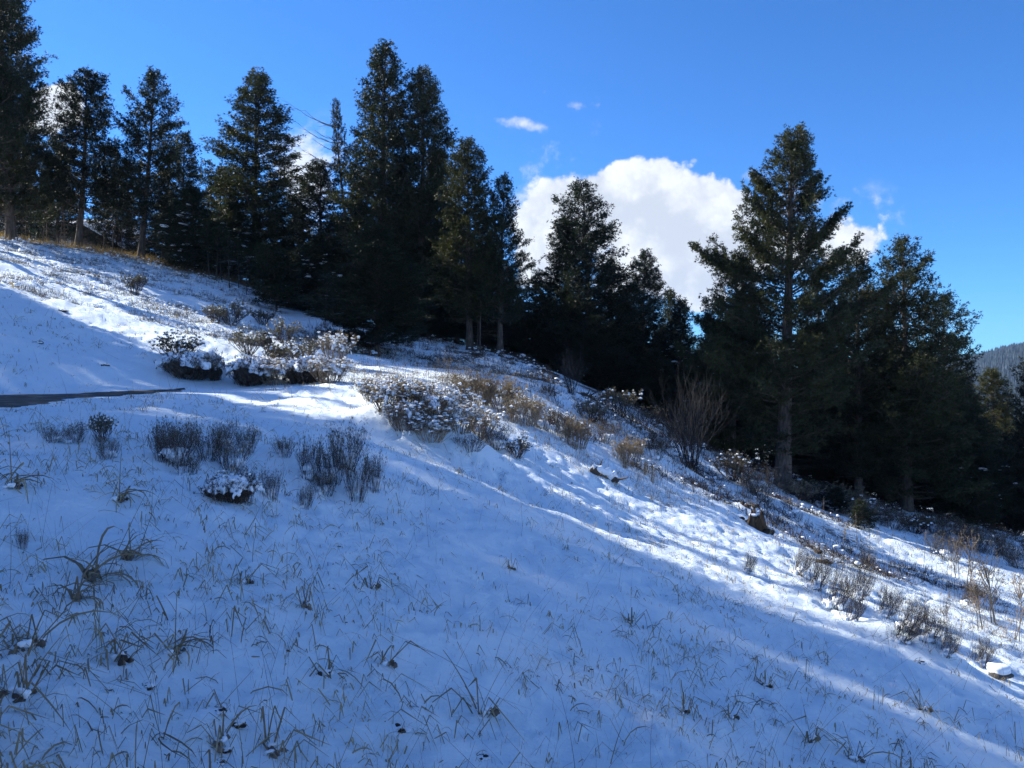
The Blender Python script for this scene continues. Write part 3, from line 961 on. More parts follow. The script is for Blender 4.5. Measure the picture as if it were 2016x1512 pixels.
conifer('young', 1312, 55, 586, 34, 'small olive fir top peeping out at the foot of the white cloud', G3, name='young_fir', mat='needles_olive')
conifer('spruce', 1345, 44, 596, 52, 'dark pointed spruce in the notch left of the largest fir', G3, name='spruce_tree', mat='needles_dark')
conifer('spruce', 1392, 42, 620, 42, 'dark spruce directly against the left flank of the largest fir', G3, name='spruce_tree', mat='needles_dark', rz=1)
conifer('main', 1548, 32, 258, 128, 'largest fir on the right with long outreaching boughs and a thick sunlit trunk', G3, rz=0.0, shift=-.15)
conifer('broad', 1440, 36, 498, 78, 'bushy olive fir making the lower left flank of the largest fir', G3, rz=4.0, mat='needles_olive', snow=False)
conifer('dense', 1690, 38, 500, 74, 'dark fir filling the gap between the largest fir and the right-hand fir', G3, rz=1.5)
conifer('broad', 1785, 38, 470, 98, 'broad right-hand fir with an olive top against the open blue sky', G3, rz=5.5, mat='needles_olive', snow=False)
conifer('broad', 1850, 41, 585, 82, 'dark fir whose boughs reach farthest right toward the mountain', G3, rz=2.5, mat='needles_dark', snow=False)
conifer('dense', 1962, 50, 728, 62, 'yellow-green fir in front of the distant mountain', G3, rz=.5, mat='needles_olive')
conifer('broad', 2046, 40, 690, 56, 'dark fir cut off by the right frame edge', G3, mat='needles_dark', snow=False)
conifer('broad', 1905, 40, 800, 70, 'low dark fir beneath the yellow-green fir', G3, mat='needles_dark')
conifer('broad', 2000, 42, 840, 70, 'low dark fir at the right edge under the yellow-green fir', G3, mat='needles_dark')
conifer('young', 1925, 37, 940, 34, 'little pale fir in the shade below the right-hand stand', G3, name='young_fir')
conifer('young', 1702, 27.5, 985, 22, 'knee-high fir sapling at the edge of the snow, right of the thick trunk', None, name='fir_sapling', mat='needles_dark')
conifer('young', 1600, 31, 955, 26, 'dark fir sapling just right of the thick trunk', None, name='fir_sapling', mat='needles_dark')
conifer('young', 1640, 30, 1000, 22, 'snow-dusted fir sapling between the thick trunk and the knee-high sapling', None, name='fir_sapling', mat='needles_dark')

# fillers: the packed firs behind
FG = 'shaded firs packed behind the front trees'
FL = 'dark fir packed in the shade behind the front row of trees'
for (u, d, vt, hw, pr) in [(30, 60, 250, 60, 'open'), (235, 60, 300, 50, 'open2'), (330, 58, 380, 55, 'broad'), (430, 60, 330, 45, 'dense'), (540, 60, 420, 50, 'dense'), (570, 52, 470, 45, 'spruce'),
                           (680, 50, 420, 55, 'dense'), (715, 48, 350, 50, 'broad'), (790, 50, 330, 55, 'dense'), (850, 46, 430, 60, 'broad'), (900, 50, 400, 50, 'dense'), (955, 48, 420, 50, 'dense'),
                           (600, 46, 520, 50, 'broad'), (680, 40, 545, 50, 'spruce'), (800, 40, 520, 50, 'broad'), (1000, 55, 520, 40, 'dense'), (1075, 52, 600, 55, 'broad'), (1110, 48, 610, 60, 'broad'), (1010, 52, 600, 50, 'dense'),
                           (1210, 46, 520, 60, 'broad'), (1240, 50, 600, 60, 'broad'), (1300, 48, 640, 60, 'broad'), (1180, 41, 620, 70, 'broad'), (1360, 50, 690, 60, 'broad'), (1290, 40, 690, 60, 'spruce'),
                           (1420, 46, 640, 60, 'dense'), (1480, 44, 560, 60, 'dense'), (1620, 44, 560, 70, 'broad'), (1660, 42, 640, 70, 'broad'), (1740, 44, 600, 60, 'dense'), (1580, 46, 680, 70, 'broad'),
                           (1800, 46, 680, 80, 'broad'), (1880, 46, 740, 60, 'broad'), (1500, 40, 740, 60, 'broad'), (1700, 44, 760, 80, 'broad'), (1430, 39, 760, 60, 'spruce'), (1940, 47, 860, 70, 'broad'), (1960, 55, 800, 60, 'broad'), (1340, 52, 760, 70, 'broad'), (1820, 40, 800, 70, 'spruce'), (880, 44, 560, 50, 'spruce'), (930, 46, 590, 55, 'broad'), (985, 44, 600, 50, 'broad'), (1040, 44, 620, 50, 'spruce'), (1085, 43, 660, 50, 'spruce'), (1600, 42, 860, 60, 'broad'), (1660, 46, 860, 70, 'broad'), (1730, 48, 880, 60, 'broad'), (1560, 40, 850, 50, 'broad'), (840, 42, 600, 50, 'broad')]:
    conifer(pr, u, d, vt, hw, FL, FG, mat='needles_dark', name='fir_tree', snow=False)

# thin understory poles between the big trunks
PG = 'thin bare-stemmed young firs between the big trunks'
for (u, d, vt, hw) in [(50, 46, 330, 16), (84, 47, 350, 18), (92, 49, 340, 14), (118, 46, 360, 16), (130, 48, 350, 18), (205, 47, 360, 16), (222, 49, 370, 18), (238, 50, 380, 15), (318, 47, 390, 18), (335, 50, 400, 14),
                       (412, 43, 440, 16), (425, 43, 450, 14), (436, 44, 445, 18), (452, 42, 455, 14), (470, 43, 470, 16), (485, 41, 490, 15), (510, 42, 480, 14), (640, 37, 520, 16), (655, 36, 540, 14), (700, 34, 520, 15), (715, 33, 540, 14), (945, 37, 500, 16), (940, 40, 520, 12)]:
    conifer('pole', u, d, vt, hw, 'thin bare-stemmed young fir among the big trunks', PG, name='pole_fir', mat='needles')

# trees outside the frame to the left whose long shadows cross the slope
OG = 'firs beyond the left edge of the view'
SH = np.array([-math.sin(math.radians(SUN_AZ)), math.cos(math.radians(SUN_AZ))]); PN = np.array([math.cos(math.radians(SUN_AZ)), math.sin(math.radians(SUN_AZ))])


def shade_tree(p, dist, top, hw_m, proto):
    pos = PN * p + SH * dist
    x, y = float(pos[0]), float(pos[1])
    z = h1(x, y); P = PROTO[proto]
    Hh = max(top - z, 2.0); sz = Hh / P.H; sx = hw_m / P.W
    root = empty('fir_tree', (x, y, z - .05), 'fir standing just outside the left edge of the view', 'tree', OG)
    rz = RND.uniform(0, 6.28)
    for nm, me, kd in (('trunk', P.trunk, None), ('branches', P.wood, 'stuff'), ('crown', P.crown, None)):
        c = put_crown(proto, 'needles', root) if nm == 'crown' else link(nm, me, None, root, kind=kd); c.rotation_euler = (0, 0, rz)
        c.scale = (sx, sx, sz) if nm != 'trunk' else (sz, sz, sz)


# p: offset across the sun's direction; dist: towards the sun; top: height of the tip relative to the eye
for (p, dist, top, hw, pr) in [(-9, 34, 28, 3.6, 'dense'), (-5.5, 36, 30, 3.6, 'dense'), (-2.0, 33, 29, 3.2, 'broad'), (1.2, 36, 31, 3.2, 'dense'), (3.3, 33, 29, 2.2, 'broad'), (7.3, 36, 30, 2.2, 'dense'), (5.0, 40, 31, 1.1, 'dense'),
                              (9.3, 36, 15.6, 1.6, 'spruce'), (10.4, 38, 16.6, 1.9, 'spruce'), (11.6, 36, 15.4, 1.8, 'spruce'), (12.4, 38.5, 15.8, 1.3, 'spruce'), (-13, 34, 26, 3.2, 'dense'), (17.9, 40, 25.5, 1.3, 'spindly'), (12.9, 38, 25, .8, 'spindly'), (10.9, 35, 22.5, .7, 'spindly'), (20.9, 42, 27, 1.2, 'spindly'), (22.6, 43, 26, 1.8, 'open')]:
    shade_tree(p, dist, top, hw, pr)


# ------------------------------------------------------------------ shrubs
def stems(mb, rs, n, Hs, spread, lean=(0, 0), r0=.006, levels=3, base_r=.12, fork=3, curve=.3, tips=None, sides=3):
    """upright forking stems growing from a common base"""
    for k in range(n):
        a = rs.uniform(0, 6.28); q = base_r * math.sqrt(rs.uniform())
        p = np.array([q * math.cos(a), q * math.sin(a), -0.04])
        out = spread * rs.uniform(.15, 1.0)
        d = np.array([math.cos(a) * out + lean[0], math.sin(a) * out + lean[1], 1.0]); d /= np.linalg.norm(d)
        todo = [(p, d, Hs * rs.uniform(.35, .62), r0 * rs.uniform(.7, 1.2), 0)]
        while todo:
            p, d, L, r, lv = todo.pop()
            d2 = d + rs.normal(0, .13, 3) + np.array([0, 0, curve * .5]); d2 /= np.linalg.norm(d2)
            m = p + d * L * .5; e = m + d2 * L * .5
            mb.tube(np.stack([p, m, e]), [r, r * .8, r * .6], sides)
            if lv >= levels - 1:
                if tips is not None: tips.append(e)
                continue
            for f in range(rs.randint(2, fork + 1)):
                st = p + (e - p) * rs.uniform(.55, 1.0) if f else e
                dd = d2 + rs.normal(0, .33, 3) * np.array([1, 1, .5]); dd[2] += curve * .4; dd /= np.linalg.norm(dd)
                todo.append((st, dd, L * rs.uniform(.5, .85), max(r * .6, .0012), lv + 1))


def leaf_tufts(mb, P, rs, n=9, L=.05, w=.007, spread=.7):
    P = np.asarray(P); k = len(P)
    d = rs.normal(0, spread, (k, n, 3)); d[:, :, 2] = np.abs(d[:, :, 2]) + .4
    d /= np.linalg.norm(d, axis=2)[:, :, None]
    b = P[:, None] + rs.normal(0, .014, (k, n, 3)) - d * L * .2
    s = np.cross(d, rs.normal(0, 1, (k, n, 3))); s /= np.linalg.norm(s, axis=2)[:, :, None] + 1e-9
    V = np.stack([b - s * w, b + s * w, b + d * (L * rs.uniform(.6, 1.3, (k, n, 1)))], 2).reshape(-1, 3)
    mb.add(V, T=np.arange(len(V)).reshape(-1, 3))


def top_snow(sn, tips, rs, cell=.1, frac=.8, s0=.04, s1=.08, flat=.6, side=None):
    T = np.array(tips); best = {}
    for t in T:
        k = (int(math.floor(t[0] / cell)), int(math.floor(t[1] / cell)))
        if k not in best or t[2] > best[k][2]: best[k] = t
    P = np.array([v for v in best.values() if rs.uniform() < frac and (side is None or side(v))])
    n = len(P); S = rs.uniform(s0, s1, n)
    add_lumps(sn, P + [0, 0, .01] + rs.normal(0, cell * .2, (n, 3)) * [1, 1, .6], np.stack([S * 1.35, S * 1.1, S * flat], -1), rs, ICO1, .35)


def snow_pad(mb, rs, R_, hfun, thick=.09, th=.0, n=26, sx=1.0, sy=1.0, cx=0.0, cy=0.0, freq=3.2):
    g = np.linspace(-R_, R_, n); X, Y = np.meshgrid(g, g, indexing='ij')
    q = np.hypot(X, Y) / R_; o = rs.uniform(0, 50, 2)
    nz = fbm(X / R_ * freq + o[0], Y / R_ * freq + o[1], 3, 3)
    m = np.clip((nz * 1.3 + .62 - q ** 2 * .75 - th) / .30, 0, 1)
    h = hfun(X * sx, Y * sy) + .05 * fbm(X / R_ * 6 + o[1], Y / R_ * 6, 9, 2)
    top = h + thick * np.sqrt(m) * (1 + .7 * nz); bot = h - .02 - .05 * m
    idx = np.arange(n * n).reshape(n, n); k = m > 0
    f = k[:-1, :-1] & k[1:, :-1] & k[1:, 1:] & k[:-1, 1:]
    Q = np.stack([idx[:-1, :-1][f], idx[1:, :-1][f], idx[1:, 1:][f], idx[:-1, 1:][f]], -1)
    P = np.stack([X * sx + cx, Y * sy + cy], -1)
    V = np.concatenate([np.concatenate([P, top[..., None]], -1).reshape(-1, 3), np.concatenate([P, bot[..., None]], -1).reshape(-1, 3)])
    # side walls along the rim
    W = []
    cnt = {}
    for a, b, c, d in Q:
        for e in ((a, b), (b, c), (c, d), (d, a)):
            kk = (min(e), max(e)); cnt[kk] = cnt.get(kk, 0) + 1 if kk in cnt else 1
            cnt[(kk, 'o')] = e
    for kk, v in list(cnt.items()):
        if isinstance(v, int) and v == 1:
            e = cnt[(kk, 'o')]; W.append((e[1], e[0], e[0] + n * n, e[1] + n * n))
    if len(Q): mb.add(V, Q=np.concatenate([Q, Q[:, ::-1] + n * n, np.array(W)]))


class Shrub:
    """unit shrub about 1 m wide and 1 m high, scaled when placed"""
    def __init__(self, seed, kind):
        rs = np.random.RandomState(seed); st = MB(); lv = MB(); sn = MB(); tips = []
        self.matS, self.matL = 'darktwig', 'sage'
        if kind == 'twiggy':
            stems(st, rs, 56, 1.0, .75, r0=.0075, levels=4, base_r=.36, tips=tips, curve=.5)
            for q in range(3):
                snow_pad(sn, rs, rs.uniform(.22, .36), lambda X, Y: .16 + .12 * q + 0 * X, .07, .1, 18, cx=rs.normal(0, .2), cy=rs.normal(0, .2))
            C = np.stack([rs.normal(0, .26, 8), rs.normal(0, .26, 8), rs.uniform(.1, .5, 8)], -1)
            add_lumps(sn, C, np.stack([rs.uniform(.02, .06, 8)] * 2 + [rs.uniform(.02, .05, 8)], -1), rs, ICO1, .3)
            leaf_tufts(lv, [tips[i] for i in rs.choice(len(tips), len(tips) // 3)], rs, 4, .06, .008)
        elif kind == 'leaning':
            stems(st, rs, 56, 1.05, .36, lean=(.55, -.1), r0=.008, levels=4, base_r=.40, tips=tips, curve=.25)
            stems(st, rs, 12, .7, .5, r0=.008, levels=3, base_r=.40, tips=tips, curve=.4)
            snow_pad(sn, rs, .45, lambda X, Y: .10 + 0 * X, .08, .05, 24)
            snow_pad(sn, rs, .3, lambda X, Y: .24 + 0 * X, .05, .2, 18, cx=.1)
            leaf_tufts(lv, tips[::3], rs, 3, .05, .007)
        elif kind == 'sage':
            stems(st, rs, 40, .95, .95, r0=.012, levels=3, base_r=.16, tips=tips, curve=.35)
            leaf_tufts(lv, tips, rs, 20, .075, .008)
            top_snow(sn, tips, rs, .16, .45, .018, .042, .9)
        elif kind == 'puffy':
            self.matS, self.matL = 'brush', 'brush'
            stems(st, rs, 60, .95, .75, r0=.010, levels=3, base_r=.28, tips=tips, curve=.5)
            leaf_tufts(lv, tips, rs, 8, .12, .008, .8)
            T = np.array(tips); k = rs.choice(len(T), 170)
            S = rs.uniform(.014, .038, 170) * rs.choice([.6, 1, 1.3], 170)
            top_snow(sn, tips, rs, .085, .62, .016, .046, .8)
            Rm = float(np.percentile(np.hypot(T[:, 0], T[:, 1]), 85)); zt = float(np.percentile(T[:, 2], 62))
            snow_pad(sn, rs, Rm, lambda X, Y: zt * (1 - .5 * (X * X + Y * Y) / Rm ** 2), .06, .30, 30, freq=5)
            add_lumps(sn, T[k] + [0, 0, .02], np.stack([S * 1.25, S * 1.05, S * .85], -1), rs, ICO1, .4)
        elif kind == 'capped':
            self.matS, self.matL = 'darktwig', 'brownleaf'
            stems(st, rs, 120, .55, 1.1, lean=(.15, -.25), r0=.010, levels=4, base_r=.34, tips=tips, curve=.15)
            leaf_tufts(lv, tips[::2], rs, 4, .10, .008, .9)
            zt = float(np.percentile(np.array(tips)[:, 2], 80)); a = rs.uniform(0, 6.28, 420); q = .40 * np.sqrt(rs.uniform(0, 1, 420)) * (1 + .35 * np.sin(a * 3 + 1)) + .04
            P = np.stack([q * np.cos(a), q * np.sin(a), rs.uniform(.02, 1, 420) * (.85 - .7 * q) * zt], -1)
            leaf_tufts(lv, P, rs, 5, .12, .008, 1.1)
            zt = float(np.percentile(np.array(tips)[:, 2], 90)); Rm = float(np.percentile(np.hypot(np.array(tips)[:, 0], np.array(tips)[:, 1]), 90))
            snow_pad(sn, rs, Rm * 1.05, lambda X, Y: zt * (.98 - .34 * (X * X + Y * Y) / Rm ** 2), .09, -.08, 40, cy=.06)
            snow_pad(sn, rs, Rm * .5, lambda X, Y: zt * (1.03 - .1 * (X * X + Y * Y) / Rm ** 2), .08, .05, 24, cx=.3 * Rm, cy=-.1 * Rm)
            top_snow(sn, tips, rs, .15, .35, .02, .05, .8)
        elif kind == 'brushy':
            self.matS, self.matL = 'brush', 'brush'
            stems(st, rs, 80, 1.0, .45, r0=.009, levels=3, base_r=.40, tips=tips, curve=.6)
            leaf_tufts(lv, tips, rs, 6, .12, .008, .6)
            T = np.array(tips); k = rs.choice(len(T), 16); s_ = rs.uniform(.02, .045, 16)
            add_lumps(sn, T[k] - [0, 0, .1], np.stack([s_] * 3, -1), rs, ICO1, .4)
        elif kind == 'willow':
            self.matS = 'willowbark'
            stems(st, rs, 44, 1.0, .85, r0=.010, levels=5, base_r=.16, fork=3, tips=tips, curve=.12)
        self.st = st.mesh('stems'); self.st.materials.append(M[self.matS])
        self.lv = self.sn = None
        if lv.n: self.lv = lv.mesh('leaves'); self.lv.materials.append(M[self.matL])
        if sn.n: self.sn = sn.mesh('snow', True); self.sn.materials.append(M['snowlump'])
        Z = np.concatenate(st.V); self.Hh = float(np.percentile(Z[:, 2], 97)); self.W = 2 * float(np.percentile(np.hypot(Z[:, 0], Z[:, 1]), 92))


SHR = {k: [Shrub(100 + 7 * i + j, k) for j in range(2)] for i, k in enumerate(['twiggy', 'leaning', 'sage', 'puffy', 'capped', 'brushy'])}
SHR['willow'] = [Shrub(300, 'willow')]


ORD = ['first', 'second', 'third', 'fourth', 'fifth', 'sixth', 'seventh', 'eighth', 'ninth', 'tenth', 'eleventh', 'twelfth', 'thirteenth', 'fourteenth', 'fifteenth', 'sixteenth', 'seventeenth', 'eighteenth', 'nineteenth', 'twentieth', 'twenty-first']


def relabel(group, zones, text):
    things = [o for o in COL.objects if o.get('group') == group and o.parent is None]
    def uu(o): return UC + F * o.location.x / o.location.y
    lo = -1e9
    for hi, phrase in zones:
        z = sorted([o for o in things if lo <= uu(o) < hi], key=uu); lo = hi
        for i, o in enumerate(z):
            which = 'only' if len(z) == 1 else ('leftmost' if i == 0 else ('rightmost' if i == len(z) - 1 else ORD[i] + ' from the left'))
            o['label'] = text(which, phrase)


relabel(FG, [(290, 'behind the leaning and bare-trunked firs at the far left'), (500, 'behind the loose-crowned fir and big olive fir'), (640, 'between the big olive fir and the spindly fir'), (760, 'behind the spindly fir and tallest centre fir'), (905, 'behind the second tall centre fir'),
             (1020, 'behind the round-topped olive fir on the bank'), (1150, 'between the cut bank and the wide pointed fir'), (1275, 'behind the wide pointed fir before the cloud'), (1400, 'in the notch left of the largest fir'), (1530, 'left behind the largest fir'), (1690, 'right behind the largest fir'), (1790, 'left behind the broad right-hand fir'), (9999, 'below and behind the yellow-green fir at right')],
        lambda w, p: '%s dark fir %s' % (w, p))
relabel(PG, [(100, 'between the edge fir and the leaning fir'), (180, 'just left of the leaning fir'), (270, 'between the leaning fir and the bare-trunked fir'), (360, 'right of the bare-trunked fir'), (600, 'under the big olive fir'), (800, 'at the foot of the tallest centre fir'), (9999, 'beside the round-topped fir on the bank')],
        lambda w, p: '%s thin bare-stemmed fir %s' % (w, p))


def shrub(kind, u, v, w, h, label, group=None, name='shrub', cat='shrub', rz=None, snow=True, stem_mat=None, pos=None):
    if pos is None:
        x, y, z = ground_hit(u, v)
    else:
        x, y = pos; z = h1(x, y)
    p = RND.choice(SHR[kind])
    sw = (w / F * y) / p.W if pos is None else w / p.W
    sh = (h / F * y) / p.Hh if pos is None else h / p.Hh
    root = empty(name, (x, y, z - .02), label, cat, group, RND.uniform(-.5, .5) if kind in ('leaning', 'capped') else (RND.uniform(0, 6.28) if rz is None else rz), (sw, sw, sh))
    link('stems', p.st, None, root, kind='stuff')
    if p.lv: link('leaves', p.lv, None, root, kind='stuff')
    if p.sn and snow: link('snow', p.sn, None, root, kind='stuff')
    return root


GS = 'snow-laden sagebrush on the slope above the road'
for a in [('sage', 350, 712, 84, 46, 'grey sagebrush above the snow-lidded dark bush on the left slope'),
          ('capped', 372, 744, 108, 44, 'wide dark bush with a thick snow lid hanging over the road bank'),
          ('capped', 422, 748, 30, 42, 'small narrow dark bush with a snow cap standing alone left of the bush row'),
          ('capped', 492, 758, 84, 46, 'snow-capped bush at the left end of the row on the road bank'),
          ('puffy', 545, 757, 86, 46, 'snow-balled bush second in the row on the road bank'),
          ('sage', 585, 722, 62, 44, 'grey-green sagebrush behind the row of capped bushes'),
          ('capped', 600, 754, 88, 46, 'snow-capped bush third in the row on the road bank'),
          ('puffy', 648, 754, 80, 46, 'bush with snow balls at the right end of the row on the road bank'),
          ('sage', 488, 700, 66, 46, 'sunlit pale sagebrush left of the charred stump'),
          ('sage', 545, 724, 60, 42, 'pale sagebrush between the charred stump and the capped bushes'),
          ('sage', 560, 676, 56, 40, 'sunlit yellowish sagebrush beneath the young fir'),
          ('puffy', 660, 716, 60, 52, 'snow-dotted bush next to the flat dark rock'),
          ('sage', 455, 640, 66, 40, 'dark grey sagebrush midway up the left slope'),
          ('sage', 425, 636, 44, 30, 'smaller sagebrush touching the dark grey one midway up the slope'),
          ('sage', 265, 580, 42, 36, 'lone sunlit pale sagebrush on the upper left slope'),
          ('sage', 610, 700, 44, 30, 'low sagebrush just left of the flat dark rock'),
          ('sage', 520, 640, 46, 26, 'low snowy sagebrush in the shade left of the young fir')]:
    shrub(a[0], *a[1:6], GS, 'sagebrush' if a[0] == 'sage' else 'shrub')

GR = 'snow-dotted brush on the sunlit crest'
for a in [('puffy', 738, 790, 70, 40, 'small tan brush with snow balls at the upper left tip of the crest brush'),
          ('puffy', 765, 812, 86, 54, 'tan brush on the left edge of the crest patch, dense with snow balls'),
          ('puffy', 812, 806, 86, 48, 'brush on the crest ridge, second along its upper side'),
          ('puffy', 850, 826, 90, 56, 'brush in the middle of the crest patch under the whitest snow balls'),
          ('puffy', 795, 846, 80, 50, 'brush on the lower left side of the crest patch above the smooth snow'),
          ('puffy', 888, 820, 84, 46, 'brush on the upper right of the crest patch'),
          ('puffy', 848, 868, 100, 44, 'snow-balled bush at the lower middle of the crest patch'),
          ('puffy', 905, 852, 90, 52, 'snow-balled brush right of the patch middle'),
          ('puffy', 945, 862, 80, 48, 'snow-balled brush near the right end of the crest patch'),
          ('twiggy', 925, 886, 84, 36, 'low dark bush with little snow at the lower right of the crest patch'),
          ('twiggy', 975, 886, 60, 46, 'dark fine-twigged bush at the right tip of the crest patch'),
          ('sage', 1018, 900, 56, 36, 'grey bush just below the right tip of the crest patch'),
          ('brushy', 935, 796, 80, 52, 'tall tan brush behind the crest patch'),
          ('brushy', 985, 812, 80, 56, 'tan brush with upright stems right of the crest patch'),
          ('brushy', 1030, 838, 74, 50, 'tan brush in half shade on the middle slope'),
          ('twiggy', 1070, 845, 70, 46, 'dark twiggy bush on the shaded middle slope'),
          ('brushy', 1132, 880, 66, 50, 'reddish brush with snow at its foot on the middle slope'),
          ('twiggy', 1110, 858, 60, 44, 'dark twiggy bush above the reddish brush'),
          ('twiggy', 1190, 872, 60, 44, 'dark bush left of the two tan grass plumes'),
          ('brushy', 1238, 915, 60, 46, 'brown brush beside the tan grass plumes'),
          ('sage', 1165, 830, 60, 40, 'grey-green bush under the exposed roots'),
          ('twiggy', 1290, 905, 50, 46, 'dark bush left of the big bare willow')]:
    shrub(a[0], *a[1:6], GR)

shrub('willow', 1362, 925, 132, 170, 'big bare many-stemmed willow shrub left of the thick-trunked fir', None, 'bare_shrub')
shrub('willow', 1126, 778, 56, 84, 'bare dark shrub on top of the cut bank at the forest edge', None, 'bare_shrub')

GF = 'brush clumps poking through the near left snow'
for a in [('twiggy', 345, 915, 90, 84, 'broad twiggy brush at the lower left of the near patch'), ('twiggy', 455, 925, 80, 66, 'pale twiggy brush between the hollow bush and the upper dark brush'), ('twiggy', 680, 925, 84, 84, 'bristly brush behind the densest dark brush'), ('twiggy', 106, 872, 50, 34, 'leftmost of the small grey brush clumps below the road'),
          ('twiggy', 148, 872, 50, 42, 'second of the small grey brush clumps below the road'),
          ('sage', 200, 870, 52, 48, 'tallest of the small grey brush clumps below the road, a leafy sage'),
          ('twiggy', 212, 904, 54, 46, 'lowest grey brush clump of the small group below the road'),
          ('twiggy', 325, 912, 62, 78, 'grey twiggy brush at the left end of the near brush patch'),
          ('twiggy', 362, 890, 62, 60, 'twiggy brush with a dark hollow behind a snow lump'),
          ('twiggy', 410, 905, 66, 58, 'twiggy brush in the middle of the left patch half drowned in snow'),
          ('twiggy', 438, 886, 60, 58, 'dark brush at the top of the left patch'),
          ('twiggy', 485, 890, 56, 54, 'dark brush at the right end of the left patch'),
          ('twiggy', 370, 935, 60, 50, 'pale twigs along the lower edge of the left patch'),
          ('capped', 452, 986, 92, 44, 'dark hollow bush under a thick snow shelf'),
          ('twiggy', 484, 990, 50, 70, 'twigs rising right of the dark hollow bush'),
          ('twiggy', 535, 985, 44, 60, 'thin twigs standing between the hollow bush and the right-hand brush'),
          ('twiggy', 560, 900, 50, 40, 'low pale twigs above the snow shelf'),
          ('twiggy', 612, 945, 60, 80, 'tall dark brush at the left end of the right-hand near patch'),
          ('twiggy', 655, 950, 70, 74, 'densest dark brush of the right-hand near patch'),
          ('twiggy', 640, 975, 60, 44, 'snow-lumped low brush in front of the densest dark brush'),
          ('twiggy', 702, 985, 62, 92, 'dark bristly brush at the lower right of the near patch'),
          ('twiggy', 735, 970, 46, 72, 'rightmost dark brush of the near patch'),
          ('twiggy', 602, 1000, 40, 46, 'small twigs at the foot of the near patch'),
          ('twiggy', 45, 1085, 26, 44, 'small withered tangle of twigs near the left edge')]:
    shrub(a[0], *a[1:6], GF)

GT = 'leaning dark twig brush on the near right slope'
for i, a in enumerate([(1570, 1130, 56, 56, 'uppermost leaning twig brush at the left end of the right patch'),
          (1605, 1160, 60, 66, 'leaning twig brush next down from the uppermost one'),
          (1640, 1195, 76, 84, 'broad dark leaning brush in the left half of the right patch'),
          (1690, 1180, 60, 72, 'leaning brush standing tallest in the middle of the right patch'),
          (1672, 1222, 60, 60, 'leaning brush with pale dry leaves at its foot, lower left of the patch'),
          (1742, 1212, 66, 66, 'leaning brush in front of the bright snow, middle of the patch'),
          (1785, 1236, 76, 66, 'dense leaning brush in the right half of the patch'),
          (1825, 1262, 66, 60, 'leaning brush above the dark hollow at the right of the patch'),
          (1862, 1290, 54, 60, 'last leaning brush at the lower right end of the patch'),
          (1770, 1262, 70, 46, 'low leaning brush over the long dark snow hollow'),
          (1930, 1310, 50, 56, 'separate twig brush left of the snow-topped stone'),
          (1472, 1128, 34, 44, 'small lone twig brush on the bright snow'),
          (1905, 1190, 50, 44, 'twig brush at the foot of the tall pale weeds'),
          (1700, 1120, 40, 36, 'faint twig brush in the shadow streak above the right patch')]):
    shrub('leaning', *a[:5], GT)

# shaded brush at the foot of the right-hand stand
GB = 'dark brush at the foot of the right-hand firs'
rs = np.random.RandomState(3)
for (u, v) in [(1440, 945), (1480, 965), (1575, 985), (1625, 1003), (1660, 1010), (1690, 1022), (1735, 1030), (1760, 1042), (1800, 1050), (1840, 1052), (1880, 1072), (1915, 1082), (1950, 1092), (1990, 1100), (1310, 880), (1260, 845), (1220, 820), (2010, 1120), (1860, 1100), (1500, 985)]:
    shrub(rs.choice(['twiggy', 'twiggy', 'sage']), u, v, rs.uniform(60, 90), rs.uniform(30, 50), 'dark leafless brush in the shade at the forest edge, downhill of the willow', GB, snow=rs.uniform() < .6)


relabel(GB, [(1420, 'left of the bare willow'), (1560, 'between the willow and the thick trunk'), (1720, 'around the fir saplings'), (1870, 'under the broad right-hand fir'), (9999, 'at the right edge under the low dark firs')],
        lambda w, p: '%s dark leafless bush %s' % (w, p))

# ------------------------------------------------------------------ grass blades
def blades(mb, X, Y, Z, rs, L, w, kinds, az=None, up=None, m=7):
    """kinds: 0 kinked like an upside-down V, 1 arched and curling, 2 straight stalk"""
    n = len(X)
    s = np.linspace(0, 1, m)[None]
    az = rs.uniform(0, 6.28, n) if az is None else az
    k = kinds
    e1 = np.where(k == 2, rs.uniform(.7, 1.5, n), rs.uniform(.7, 1.35, n)) if up is None else up
    kink = rs.uniform(.35, .65, n)[:, None]
    e2 = -rs.uniform(.4, 1.35, n)[:, None]
    # direction angle along the blade
    ang0 = np.where(s < kink, e1[:, None], e2)
    ang1 = e1[:, None] - (s ** 1.3) * (rs.uniform(1.6, 3.4, n)[:, None])
    ang2 = e1[:, None] - s * rs.uniform(0, .45, n)[:, None]
    a = np.where(k[:, None] == 0, ang0, np.where(k[:, None] == 1, ang1, ang2))
    ds = (L / (m - 1))[:, None]
    h = np.cumsum(np.cos(a) * ds, 1) - np.cos(a[:, :1]) * ds; v = np.cumsum(np.sin(a) * ds, 1) - np.sin(a[:, :1]) * ds
    tw = az[:, None] + np.where(k[:, None] == 1, s * rs.normal(0, .6, n)[:, None], s * rs.normal(0, .12, n)[:, None])
    P = np.stack([X[:, None] + h * np.cos(tw), Y[:, None] + h * np.sin(tw), Z[:, None] + v - .012], -1)
    roll = rs.uniform(-1.2, 1.2, n)[:, None]
    W = np.stack([-np.sin(tw) * np.cos(roll), np.cos(tw) * np.cos(roll), np.sin(roll) * np.ones_like(tw)], -1)
    prof = np.where(k[:, None] == 2, .75 - .5 * s, np.interp(s, [0, .15, .6, 1], [.6, 1, .85, .12]))
    W = W * (w[:, None] * prof)[:, :, None]
    mb.ribbons(P, W)


def sample_world(rs, n, r0, r1, half=44):
    az = np.radians(rs.uniform(-half, half, n)); r = np.exp(rs.uniform(math.log(r0), math.log(r1), n))
    return r * np.sin(az), r * np.cos(az)


def off_road(x, y):
    o, _ = road_d(x, y)
    return ~((np.abs(o) < 1.35) & (y < 17))


